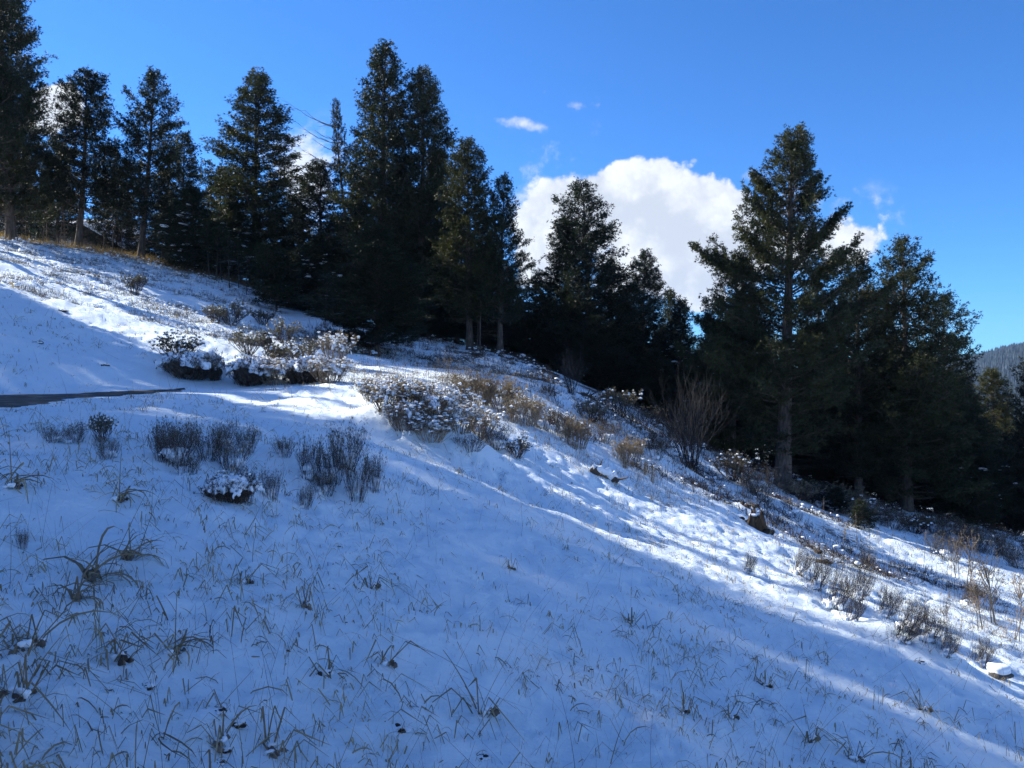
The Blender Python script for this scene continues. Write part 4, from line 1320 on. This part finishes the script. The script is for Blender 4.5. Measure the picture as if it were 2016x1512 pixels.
def build_grass():
    rs = np.random.RandomState(21)
    # clumps on the open slope
    x, y = sample_world(rs, 26000, 1.9, 36)
    dens = 0.40 + 1.25 * fbm(x * .55, y * .55, 61, 3) + 0.9 * vnoise(x * 1.9, y * 1.9, 71)
    p = .47 * x + .88 * y; r = np.hypot(x, y)
    dens = dens + 0.24 * np.clip((r - 4.6) / 3, -1, 1) + .12 * np.clip((x - 1) / 3, 0, 1)
    keep = (rs.uniform(0, 1, len(x)) < np.clip(dens, .05, .95) * .62) & off_road(x, y) & (y < 34)
    x, y = x[keep], y[keep]; r = np.hypot(x, y)
    size = rs.uniform(.5, 1.25, len(x)) * rs.choice([.7, 1, 1.4], len(x), p=[.5, .35, .15])
    nb = np.clip(rs.poisson(2.6 * size), 1, 9)
    idx = np.repeat(np.arange(len(x)), nb); n = len(idx)
    bx = x[idx] + rs.normal(0, .035, n) * size[idx]; by = y[idx] + rs.normal(0, .035, n) * size[idx]
    rr = np.hypot(bx, by)
    L = rs.uniform(.07, .24, n) * size[idx] * (1 + .012 * rr)
    w = np.maximum(rs.uniform(.0014, .0037, n), rr * .00028)
    kind = rs.choice([0, 1, 2], n, p=[.64, .24, .12])
    mb = MB()
    blades(mb, bx, by, H(bx, by), rs, L, w, kind, m=6)
    # short stubble
    x, y = sample_world(rs, 14000, 2.6, 34)
    keep = off_road(x, y); x, y = x[keep], y[keep]; n = len(x); rr = np.hypot(x, y)
    blades(mb, x, y, H(x, y), rs, rs.uniform(.02, .075, n) * (1 + .02 * rr), np.maximum(rs.uniform(.0009, .002, n), rr * .00022), np.full(n, 2), m=3)
    o = link('grass', mb.mesh('grass'), M['straw'], kind='stuff'); o['label'] = 'dry bent grass blades poking through the snow all over the slope'; o['category'] = 'grass'
    # long thin stalks
    mb = MB()
    x, y = sample_world(rs, 800, 2.2, 28); keep = off_road(x, y); x, y = x[keep], y[keep]; n = len(x); rr = np.hypot(x, y)
    blades(mb, x, y, H(x, y), rs, rs.uniform(.25, .62, n), np.maximum(rs.uniform(.0010, .0018, n), rr * .00024), np.full(n, 2), up=rs.uniform(.35, 1.45, n))
    o = link('grass_stalks', mb.mesh('grass_stalks'), M['greytwig'], kind='stuff'); o['label'] = 'thin single grass stalks leaning over the snow'; o['category'] = 'grass'
    # golden grass under the left ridge firs and tan grass on the crest
    mb = MB()
    n = 15000
    y = rs.normal(46.5, 1.7, n); x = y * rs.uniform(-.68, -.27, n)
    d0 = 46.5 + 0 * x
    keep = fbm(x * .5, y * .5, 87, 2) > -.12
    x, y = x[keep], y[keep]; n = len(x)
    blades(mb, x, y, H(x, y), rs, rs.uniform(.18, .55, n), rs.uniform(.008, .016, n), rs.choice([1, 2], n, p=[.4, .6]), up=rs.uniform(.9, 1.5, n), m=4)
    o = link('golden_grass', mb.mesh('golden_grass'), M['gold'], kind='stuff'); o['label'] = 'golden dry grass growing along the ridge under the left firs'; o['category'] = 'grass'
    mb = MB()
    for (u0, u1, v0, v1, k, Lr) in [(690, 900, 742, 770, 1500, .35), (860, 1090, 745, 850, 3200, .5), (1050, 1320, 830, 940, 2600, .45), (1200, 1520, 930, 1010, 2200, .40), (1500, 1960, 1010, 1110, 2000, .35), (1850, 2060, 1100, 1300, 1500, .4), (640, 700, 700, 760, 400, .4), (600, 1000, 705, 740, 1500, .5)]:
        # corners of the patch on the ground, then scattered between them in the world
        c = [ground_hit(a, b) for a, b in ((u0, v1), (u1, v1), (u0, v0), (u1, v0))]
        s_, t_ = rs.uniform(0, 1, k), rs.uniform(0, 1, k)
        px = (1 - t_) * ((1 - s_) * c[0][0] + s_ * c[1][0]) + t_ * ((1 - s_) * c[2][0] + s_ * c[3][0])
        py = (1 - t_) * ((1 - s_) * c[0][1] + s_ * c[1][1]) + t_ * ((1 - s_) * c[2][1] + s_ * c[3][1])
        kk = vnoise(px * 1.3, py * 1.3, 7) > -.12; px, py = px[kk], py[kk]; n = len(px)
        blades(mb, px, py, H(px, py), rs, rs.uniform(.3, 1.2, n) * Lr, np.maximum(.003, np.hypot(px, py) * .00024) * np.ones(n), rs.choice([0, 1, 2], n, p=[.15, .25, .6]), up=rs.uniform(.9, 1.55, n), m=4)
    o = link('tan_grass', mb.mesh('tan_grass'), M['brush'], kind='stuff'); o['label'] = 'tall thin tan grass on the crest and middle slope'; o['category'] = 'grass'


build_grass()


def build_low_brush(name, label, pts, hh, seed, mat, lumps=4, blades_n=48):
    rs = np.random.RandomState(seed); mb = MB(); sn = MB()
    x, y = pts; n = len(x)
    idx = np.repeat(np.arange(n), blades_n); k = len(idx)
    sz = rs.uniform(.6, 1.3, n)
    bx = x[idx] + rs.normal(0, .16, k) * sz[idx]; by = y[idx] + rs.normal(0, .16, k) * sz[idx]
    blades(mb, bx, by, H(bx, by), rs, rs.uniform(.4, 1.1, k) * hh * sz[idx], rs.uniform(.006, .013, k), rs.choice([0, 1, 2], k, p=[.1, .35, .55]), up=rs.uniform(.7, 1.55, k), m=3)
    idx = np.repeat(np.arange(n), rs.poisson(lumps, n)); k = len(idx)
    cx = x[idx] + rs.normal(0, .2, k); cy = y[idx] + rs.normal(0, .2, k); S = rs.uniform(.012, .045, k) * rs.choice([1, 1, 1.8], k)
    add_lumps(sn, np.stack([cx, cy, H(cx, cy) + hh * rs.uniform(.2, .75, k) * sz[idx]], -1), np.stack([S * 1.4, S, S * .6], -1), rs, ICO0, .35)
    e = empty(name, (0, 0, 0), label, 'brush'); e['kind'] = 'stuff'
    link('stems', mb.mesh('stems'), M[mat], e, kind='stuff'); link('snow', sn.mesh('snow', True), M['snowlump'], e, kind='stuff')


rs = np.random.RandomState(8)
n = 620
y = rs.uniform(24, 46, n); x = y * (-.70 + rs.uniform(0, .40, n)); kk = (vnoise(x * .4, y * .4, 3) > -.1 - .6 * (y > 34)); x, y = x[kk], y[kk]
build_low_brush('ridge_brush', 'snow-crusted low grey brush covering the upper left slope below the ridge firs', (x, y), .26, 1, 'greytwig', 3.5)
n = 420
x = rs.uniform(0, 12, n); y = rs.uniform(17, 30, n); kk = (vnoise(x * .5, y * .5, 5) > -.05); x, y = x[kk], y[kk]
build_low_brush('slope_brush', 'low dark twiggy cover with snow on the shaded middle slope below the crest', (x, y), .34, 2, 'darktwig', 1.0)
n = 700
x = rs.uniform(6, 30, n); y = 29.5 + .14 * x + rs.uniform(0, 9, n)
build_low_brush('forest_edge_brush', 'low dark brush and snow under the right-hand firs', (x, y), .40, 3, 'darktwig', .7)
n = 260
x = rs.uniform(-9, 2, n); y = rs.uniform(30, 40, n)
build_low_brush('thicket_brush', 'dark low brush at the foot of the central firs', (x, y), .40, 4, 'twig', 1.5)

# ------------------------------------------------------------------ prominent tufts, each a thing
class Tuft:
    def __init__(self, seed, kind):
        rs = np.random.RandomState(seed); mb = MB(); so = MB(); sn = MB()
        n = {'kinked': 12, 'arched': 20, 'spread': 16}[kind]
        X = rs.normal(0, .020, n); Y = rs.normal(0, .020, n)
        az = rs.uniform(0, 6.28, n)
        kd = {'kinked': rs.choice([0, 1], n, p=[.85, .15]), 'arched': rs.choice([1, 2], n, p=[.85, .15]), 'spread': rs.choice([0, 2], n, p=[.55, .45])}[kind]
        if kind == 'arched': az = rs.normal(.5, 1.0, n)
        blades(mb, X, Y, np.zeros(n), rs, rs.uniform(.14, .34, n), rs.uniform(.0022, .0046, n), kd, az=az)
        self.bl = mb.mesh('blades'); self.bl.materials.append(M['straw'])
        C = np.stack([rs.normal(0, .02, 5), rs.normal(0, .02, 5), rs.uniform(-.01, .012, 5)], -1); S = rs.uniform(.008, .017, (5, 3)); S[:, 2] *= .7
        add_lumps(so, C, S, rs, ICO1, .5); self.so = so.mesh('root_clump', True); self.so.materials.append(M['brownleaf'])
        C = np.stack([rs.normal(0, .02, 3), rs.normal(.01, .02, 3), rs.uniform(.004, .02, 3)], -1); S = rs.uniform(.007, .016, (3, 3)); S[:, 2] *= .8
        add_lumps(sn, C, S, rs, ICO1, .3); self.sn = sn.mesh('snow', True); self.sn.materials.append(M['snowlump'])


TUF = {k: [Tuft(40 + 5 * i + j, k) for j in range(2)] for i, k in enumerate(['kinked', 'arched', 'spread'])}
for (k, u, v, s_, lab) in [('arched', 180, 1140, 1.55, 'largest arching tuft of curled dry leaves in the near left snow'), ('arched', 250, 1100, 1.2, 'arching tuft just above and right of the largest one'),
                          ('arched', 150, 1180, .9, 'small golden tuft below the largest arching tuft'), ('kinked', 45, 1275, 1.2, 'long folded leaves near the left edge'), ('kinked', 235, 1300, 1.1, 'tall kinked stems with curled leaf tips'),
                          ('arched', 345, 1285, .9, 'tuft of curling leaves carrying a snow pillow'), ('spread', 32, 1370, 1.1, 'matted tuft in the lower left corner'), ('kinked', 640, 1332, .9, 'tuft roofed with snow over a dark hollow'),
                          ('kinked', 760, 1310, 1.0, 'upright folded tuft right of the snow-roofed tuft'), ('spread', 955, 1410, 1.3, 'wide spread of folded stems at the lower centre'), ('kinked', 1440, 1415, .8, 'short upright tuft at the lower right of centre'),
                          ('kinked', 1350, 1405, 1.0, 'pair of hooked leaves left of the short upright tuft'), ('kinked', 600, 1195, .9, 'folded tuft with a small snow hood, left of centre'), ('spread', 735, 1160, 1.1, 'messy tuft of many folded blades at the centre left'),
                          ('arched', 25, 960, 1.3, 'arching tuft at the left edge below the sage clumps'), ('arched', 235, 985, 1.2, 'grass tuft of looping leaves below the sage clumps'), ('kinked', 480, 1150, .9, 'tent-shaped tuft right of the largest arching tuft'),
                          ('spread', 1240, 1225, 1.0, 'matted tuft in the middle of the shaded snow right of centre'), ('kinked', 1005, 1120, .9, 'tuft with one tall thin stalk at the centre'), ('spread', 1600, 1460, 1.2, 'collapsed tuft beside a soil hole at the bottom right'),
                          ('kinked', 1680, 1495, 1.1, 'hooped tuft at the bottom edge right of the collapsed one'), ('kinked', 430, 1470, .8, 'little dark tuft hooded with snow near the bottom edge'), ('spread', 540, 1480, .9, 'three-pronged tuft holding a long bowed stem at the bottom'),
                          ('kinked', 1510, 1350, .9, 'dark snow-packed tuft in the lower right snow'), ('spread', 1820, 1400, 1.2, 'wiry tangle of stems below the leaning brush')]:
    x, y, z = ground_hit(u, v)
    p = RND.choice(TUF[k])
    root = empty('grass_tuft', (x, y, z), lab, 'grass tuft', None, RND.uniform(0, 6.28) if k != 'arched' else RND.uniform(-.4, .6), (s_ * 1.12, s_ * 1.12, s_ * 1.12))
    link('blades', p.bl, None, root, kind='stuff'); link('root_clump', p.so, None, root); link('snow', p.sn, None, root, kind='stuff')

# ------------------------------------------------------------------ bare soil clods, stumps, rock, log
def clod(seed, s, flat=.6):
    rs = np.random.RandomState(seed); so = MB(); sn = MB(); gr = MB()
    n = 7
    add_lumps(so, np.stack([rs.normal(0, .45, n), rs.normal(0, .25, n), rs.uniform(-.1, .25, n)], -1) * s, rs.uniform(.28, .6, (n, 3)) * s * np.array([1, 1, flat]), rs, ICO2, .45)
    add_lumps(sn, np.stack([rs.normal(0, .5, 8), rs.normal(.30, .25, 8), rs.uniform(.15, .42, 8)], -1) * s, rs.uniform(.3, .75, (8, 3)) * s * np.array([1, .8, .35]), rs, ICO2, .3)
    k = 9
    X = rs.normal(0, .7, k) * s; Y = rs.normal(0, .4, k) * s
    blades(gr, X, Y, np.full(k, .1 * s), rs, rs.uniform(1, 3.2, k) * s, np.full(k, .05), rs.choice([0, 1], k))
    return so.mesh('soil', True), sn.mesh('snow', True), gr.mesh('blades')


CL = [clod(500 + i, 1.0) for i in range(3)]
GC = 'dark soil clods showing through the near snow'
for (u, v, wpx, lab) in [(288, 1352, 34, 'dark soil clod with a snow rim in the lower left snow'), (212, 1358, 15, 'tiny dark hole left of the lower left clod'), (425, 1398, 44, 'larger dark clod under a snow lip near the bottom left'),
                         (460, 1425, 44, 'dark clod directly below the larger snow-lipped clod'), (438, 1478, 30, 'dark clod hooded by grass near the bottom edge'), (428, 1503, 30, 'dark clod at the bottom edge under the grass-hooded one'),
                         (790, 1436, 34, 'angular dark soil hole at the bottom centre'), (945, 1493, 36, 'dark clod at the bottom edge right of centre'), (565, 1282, 18, 'small dark clod left of the snow-roofed tuft'),
                         (1808, 1305, 26, 'round dark hole below the leaning brush'), (1500, 1348, 34, 'brown clod in the lower right snow'), (62, 1135, 16, 'small dark clod near the left edge'),
                         (1118, 1282, 20, 'small brown clod in the middle of the shaded snow'), (665, 1078, 20, 'dark hole at the foot of the bent grass left of centre'), (1158, 1322, 22, 'little brown clod under folded leaves'),
                         (122, 612, 22, 'small dark bare spot on the left slope'), (72, 676, 26, 'brown bare spot on the left slope near the edge'), (190, 545, 24, 'dark bare hollow on the upper left slope'), (208, 720, 14, 'tiny dark spot on the bank above the road')]:
    x, y, z = ground_hit(u, v)
    a = RND.choice(CL); s_ = wpx / F * y / 2.5
    root = empty('soil_clod', (x, y, z - .25 * s_), lab, 'soil clod', GC, RND.uniform(-.5, .5), (s_, s_, s_ * .8))
    o = link('soil', a[0], M['soil'], root)
    link('snow', a[1], M['snowlump'], root, kind='stuff'); link('blades', a[2], M['straw'], root, kind='stuff')


def stump(u, v, wpx, hpx, label, mat, jag=.25, seed=1):
    x, y, z = ground_hit(u, v); r = wpx / F * y / 2; h = hpx / F * y
    rs = np.random.RandomState(seed); n = 22
    an = np.arange(n) * 2 * math.pi / n
    prof = 1 + .28 * rs.normal(0, 1, n)
    rings = []
    for k, t in enumerate([-.3, 0, .3, .6, .85, 1.0]):
        rr = r * (1.25 - .35 * max(t, 0)) * prof
        zz = h * t + (h * jag * rs.uniform(-1, 1, n) if t == 1.0 else 0)
        rings.append(np.stack([rr * np.cos(an), rr * np.sin(an), zz + 0 * an], -1))
    rings.append(np.stack([r * .45 * np.cos(an), r * .45 * np.sin(an), np.full(n, h * .7)], -1))
    V = np.concatenate(rings + [np.array([[0, 0, h * .65]])]); Q = []
    for k in range(len(rings) - 1):
        for j in range(n): Q.append((k * n + j, k * n + (j + 1) % n, (k + 1) * n + (j + 1) % n, (k + 1) * n + j))
    T = [((len(rings) - 1) * n + j, (len(rings) - 1) * n + (j + 1) % n, len(V) - 1) for j in range(n)]
    root = empty('tree_stump', (x, y, z), label, 'stump')
    link('wood', mesh_from('wood', V, [np.array(Q), np.array(T)], True), M[mat], root)
    mb = MB(); add_lumps(mb, rs.normal(0, r * .35, (5, 3)) * [1, 1, .1] + [0, 0, h * .98], rs.uniform(.3, .6, (5, 3)) * r * [1, 1, .35], rs, ICO1, .3)
    link('snow', mb.mesh('snow', True), M['snowlump'], root, kind='stuff')
    return x, y, z


x, y, z = stump(1488, 1040, 24, 26, 'broken brown stump with roots on the bright snow slope', 'stump', .6, 3)
rs = np.random.RandomState(77)
for (u, v, wpx, lab) in [(1472, 1030, 16, 'dark clod left of the broken brown stump'), (1470, 998, 14, 'dark clod on the snow hump above the brown stump'), (1486, 1000, 12, 'upright dark clod above the brown stump'), (1508, 1050, 26, 'dark root clump at the right foot of the brown stump'), (1608, 1090, 14, 'dark clod on top of the small snow hump'), (1622, 1110, 18, 'dark clod below the small snow hump')]:
    cx, cy, cz = ground_hit(u, v); a = RND.choice(CL); s_ = wpx / F * cy / 1.6
    root = empty('soil_clod', (cx, cy, cz), lab, 'soil clod', 'clods around the brown stump', RND.uniform(-.5, .5), (s_, s_, s_ * 1.3))
    link('soil', a[0], M['stump'] if wpx > 20 else M['soil'], root); link('blades', a[2], M['gold'], root, kind='stuff')
stump(521, 682, 17, 20, 'small charred stump among the sagebrush on the left slope', 'soil', .5, 5)
# flat dark rock beside the sagebrush
x, y, z = ground_hit(660, 690)
mb = MB(); add_lumps(mb, [[0, 0, .12], [.35, .1, .05], [-.3, .05, .05]], [[.55, .35, .30], [.4, .3, .2], [.35, .3, .2]], np.random.RandomState(2), ICO2, .18)
root = empty('rock', (x, y, z), 'flat dark rock with a thin snow top at the forest edge', 'rock')
link('stone', mb.mesh('stone'), M['rock'], root)
mb = MB(); add_lumps(mb, [[0, 0, .40], [-.25, .05, .26]], [[.42, .28, .06], [.28, .22, .06]], np.random.RandomState(3), ICO2, .12); link('snow', mb.mesh('snow', True), M['snowlump'], root, kind='stuff')
# snow-topped stone at the right
x, y, z = ground_hit(1968, 1336)
mb = MB(); add_lumps(mb, [[0, 0, .02]], [[.11, .09, .06]], np.random.RandomState(9), ICO2, .35)
root = empty('stone', (x, y, z), 'round stone under a smooth snow cap at the right edge below the brush', 'stone')
link('stone', mb.mesh('stone', True), M['rock'], root)
mb = MB(); add_lumps(mb, [[0, .03, .085]], [[.125, .105, .05]], np.random.RandomState(10), ICO2, .2); link('snow', mb.mesh('snow', True), M['snowlump'], root, kind='stuff')


def log(u, v, wpx, label, az, r=.05, branches=3, seed=1, name='fallen_log', snow=True):
    x, y, z = ground_hit(u, v); L = wpx / F * y
    rs = np.random.RandomState(seed); s = np.linspace(-.5, .5, 8)
    gx = x + s * L * math.cos(az); gy = y + s * L * math.sin(az)
    P = np.stack([gx - x, gy - y, H(gx, gy) - z + r * .6 + rs.normal(0, r * .3, 8)], -1)
    mb = MB(); mb.tube(P, r * (1 - .5 * (s + .5)), 7)
    for k in range(branches):
        p = P[rs.randint(1, 7)]; mb.tube(np.stack([p, p + np.array([rs.normal(0, .2), rs.normal(0, .2), rs.uniform(.1, .3)])]), [r * .4, r * .12], 4)
    root = empty(name, (x, y, z), label, 'log')
    link('wood', mb.mesh('wood', True), M['twig'], root)
    if snow:
        sn = MB(); sn.tube(P + [0, 0, r * .9], r * 1.1 * np.array([.2, .8, 1, .9, 1.1, .9, .7, .2]), 7)
        link('snow', sn.mesh('snow', True), M['snowlump'], root, kind='stuff')


log(1192, 942, 52, 'forked snow-covered log lying on the sunlit slope below the tan grass plumes', .25, .09, 3, 1)
log(1015, 712, 70, 'bare dark pole lying across the cut bank under the round-topped fir', -.2, .06, 3, 2, snow=False)
log(1080, 735, 50, 'fallen dark root wad sticking out of the cut bank', .4, .07, 7, 3, 'root_wad', False)
log(1165, 786, 44, 'dark exposed roots below the bare shrub on the bank', -.3, .08, 8, 4, 'exposed_roots', False)
log(1100, 752, 30, 'dark broken branch at the top right of the cut bank', -.5, .05, 5, 5, 'broken_branch', False)


# ------------------------------------------------------------------ tall weeds
class Weed:
    def __init__(self, seed, kind):
        rs = np.random.RandomState(seed); mb = MB(); hd = MB(); self.hd = None
        s = np.linspace(0, 1, 7)
        if kind == 'umbel':
            for q in range(3):
                az = rs.uniform(0, 6.28); P = np.stack([s * .12 * math.cos(az) + rs.normal(0, .006, 7), s * .12 * math.sin(az), s * .75], -1) + [rs.normal(0, .03), rs.normal(0, .03), 0]
                mb.tube(P, .008 * (1 - .5 * s), 4)
                for k in range(9):
                    t = rs.uniform(.35, 1); p = np.array([np.interp(t, s, P[:, c]) for c in range(3)]); a = rs.uniform(0, 6.28); e = p + np.array([math.cos(a) * .14, math.sin(a) * .14, .24]) * rs.uniform(.5, 1.1)
                    mb.tube(np.stack([p, (p + e) / 2 + [0, 0, -.02], e]), [.005, .004, .003], 3)
                    for j in range(4):
                        e2 = e + rs.normal(0, .04, 3) + [0, 0, .05]; mb.tube(np.stack([e, e2]), [.003, .002], 3); add_lumps(hd, [e2], [[.008, .008, .006]], rs, ICO0, .3)
        elif kind == 'stalk':
            P = np.stack([rs.normal(0, .008, 7), rs.normal(0, .008, 7), s], -1); mb.tube(P, .006 * (1 - .4 * s), 4)
            for k in range(6):
                t = rs.uniform(.7, 1); p = np.array([0, 0, t]); mb.tube(np.stack([p, p + np.array([rs.normal(0, .03), rs.normal(0, .03), .04])]), [.003, .002], 3)
            add_lumps(hd, np.stack([rs.normal(0, .008, 14), rs.normal(0, .008, 14), rs.uniform(.8, 1, 14)], -1), np.full((14, 3), .011), rs, ICO0, .4)
        else:  # plume
            n = 60; blades(mb, rs.normal(0, .05, n), rs.normal(0, .05, n), np.zeros(n), rs, rs.uniform(.5, 1.0, n), np.full(n, .006), np.full(n, 2), up=rs.uniform(1.3, 1.56, n))
        self.st = mb.mesh('stem'); self.st.materials.append(M['brush' if kind == 'plume' else 'straw'])
        if hd.n: self.hd = hd.mesh('seed_heads'); self.hd.materials.append(M['brush'])


WD = {'umbel': [Weed(1, 'umbel'), Weed(2, 'umbel')], 'stalk': [Weed(3, 'stalk'), Weed(4, 'stalk')], 'plume': [Weed(5, 'plume')]}
for (k, u, v, h, lab) in [('umbel', 1908, 1150, 105, 'tall branching pale weed at the right against the dark brush'), ('umbel', 1960, 1230, 150, 'largest branching pale weed near the right edge'), ('umbel', 1935, 1240, 120, 'branching weed just left of the largest pale weed'),
                          ('umbel', 2000, 1260, 130, 'branching weed cut by the right frame edge'), ('umbel', 1885, 1140, 84, 'thin branching weed left of the tall one against the dark brush'), ('umbel', 1862, 1230, 60, 'short pale weed in the streak of sun right of the brush'),
                          ('stalk', 1658, 1150, 112, 'tall single stalk with flat head rising over the snow streak'), ('stalk', 1688, 1085, 76, 'straight stalk in front of the fir sapling'), ('stalk', 1712, 1098, 64, 'straight stalk right of the fir sapling'),
                          ('stalk', 1592, 1030, 48, 'reddish stalk leaning at the forest edge'), ('stalk', 1622, 1040, 58, 'thin stalk against the snow-dusted sapling'), ('stalk', 1818, 1120, 78, 'tall stalk standing in the shadow below the right-hand firs'), ('stalk', 1865, 1130, 70, 'stalk right of the tall shadow stalk'),
                          ('stalk', 1706, 1150, 60, 'pale stalk beside the leaning brush top'), ('stalk', 1530, 1100, 50, 'short pale stalk on the bright snow below the stump'), ('stalk', 1545, 1108, 60, 'pale stalk right of the short one below the stump'), ('stalk', 1450, 985, 70, 'leaning stalk against the dark brush left of the thick trunk'),
                          ('plume', 1230, 922, 60, 'left of two tan grass plumes on the middle slope'), ('plume', 1270, 935, 52, 'right of two tan grass plumes on the middle slope'), ('plume', 1284, 950, 44, 'small pale plume below the two tan plumes'), ('umbel', 880, 765, 60, 'pale branching weed on the crest before the dark forest'), ('umbel', 930, 790, 60, 'pale branching weed among the tan brush of the crest')]:
    x, y, z = ground_hit(u, v); hm = h / F * y; p = RND.choice(WD[k])
    root = empty('dry_weed' if k != 'plume' else 'grass_plume', (x, y, z - .02), lab, 'weed', None, RND.uniform(0, 6.28), (hm, hm, hm), lean=(RND.uniform(-.08, .08), RND.uniform(-.1, .1)))
    link('stem', p.st, None, root)
    if p.hd: link('seed_heads', p.hd, None, root, kind='stuff')


# ------------------------------------------------------------------ house behind the left ridge
def box(mb, x0, x1, y0, y1, z0, z1):
    V = [(x, y, z) for x in (x0, x1) for y in (y0, y1) for z in (z0, z1)]
    mb.add(V, Q=[(0, 1, 3, 2), (4, 6, 7, 5), (0, 4, 5, 1), (2, 3, 7, 6), (0, 2, 6, 4), (1, 5, 7, 3)])


def build_house():
    D = 62.0
    def X(u): return (u - UC) / F * D
    def Z(v): return (VH - v) / F * D
    root = empty('house', (X(130), D, Z(500)), 'pale house with a snowy roof and a brown gable wing behind the left ridge firs', 'house')
    ox, oy, oz = root.location
    gz = h1(X(130), D) - 3
    def part(nm, mb, mat, par=root):
        me = mb.mesh(nm); 
        for v in me.vertices: v.co = (v.co.x - ox, v.co.y - oy, v.co.z - oz)
        o = link(nm, me, M[mat], root)
        if par is not root:
            o.parent = par
        return o
    w = MB(); box(w, X(-160), X(190), D, D + 9, gz, Z(451)); part('wall', w, 'siding')
    # snow covered roof of the long wing: a slab rising away from us
    x0, x1 = X(-170), X(196); za, zb = Z(450), Z(418)
    r = MB(); V = [(x0, D - .6, za), (x1, D - .6, za), (x1, D + 4.6, zb), (x0, D + 4.6, zb), (x0, D + 9.6, za), (x1, D + 9.6, za)]
    V2 = V + [(a, b, c + .35) for a, b, c in V]
    r.add(V2, Q=[(0, 1, 2, 3), (3, 2, 5, 4), (6, 9, 8, 7), (9, 10, 11, 8), (0, 6, 7, 1), (4, 5, 11, 10), (1, 7, 8, 2), (2, 8, 11, 5), (0, 3, 9, 6), (3, 4, 10, 9)]); part('roof', r, 'snowlump')
    f = MB(); box(f, X(-168), X(194), D - .75, D - .62, Z(453), Z(448)); part('fascia', f, 'trim')
    g = MB(); gx0, gx1, gm = X(168), X(268), X(182)
    V = [(gx0, D - 2, gz), (gx1, D - 2, gz), (gx1, D - 2, Z(497)), (gm, D - 2, Z(448)), (gx0, D - 2, Z(458)), (gx0, D + 3, gz), (gx1, D + 3, gz), (gx1, D + 3, Z(497)), (gm, D + 3, Z(448)), (gx0, D + 3, Z(458))]
    me = bpy.data.meshes.new('wing'); me.from_pydata([(a - ox, b - oy, c - oz) for a, b, c in V], [], [(0, 1, 2, 3, 4), (9, 8, 7, 6, 5), (1, 6, 7, 2), (2, 7, 8, 3), (3, 8, 9, 4), (4, 9, 5, 0)])
    link('gable_wing', me, M['browning'], root)
    e = MB(); n_ = 8
    P0 = np.array([gm, D - 2.3, Z(446)]); P1 = np.array([X(276), D - 2.3, Z(501)])
    V = [P0, P1, P1 + [0, 6, 0], P0 + [0, 6, 0]]; V += [v + np.array([0, 0, .22]) for v in V]
    e.add(V, Q=[(0, 1, 2, 3), (4, 7, 6, 5), (0, 4, 5, 1), (1, 5, 6, 2), (2, 6, 7, 3), (3, 7, 4, 0)]); part('wing_roof', e, 'snowlump')
    wd = MB(); box(wd, X(157), X(166), D - .06, D - .003, Z(480), Z(464)); win = part('window', wd, 'trim')
    gl = MB(); box(gl, X(158.2), X(164.8), D - .09, D - .063, Z(478.6), Z(465.4)); pane = part('pane', gl, 'glass', win)


build_house()

# ------------------------------------------------------------------ everything below the surface of the script: report
tri = sum(len(m.polygons) for m in bpy.data.meshes)
print('polygons in unique meshes', tri, 'objects', len(bpy.data.objects))
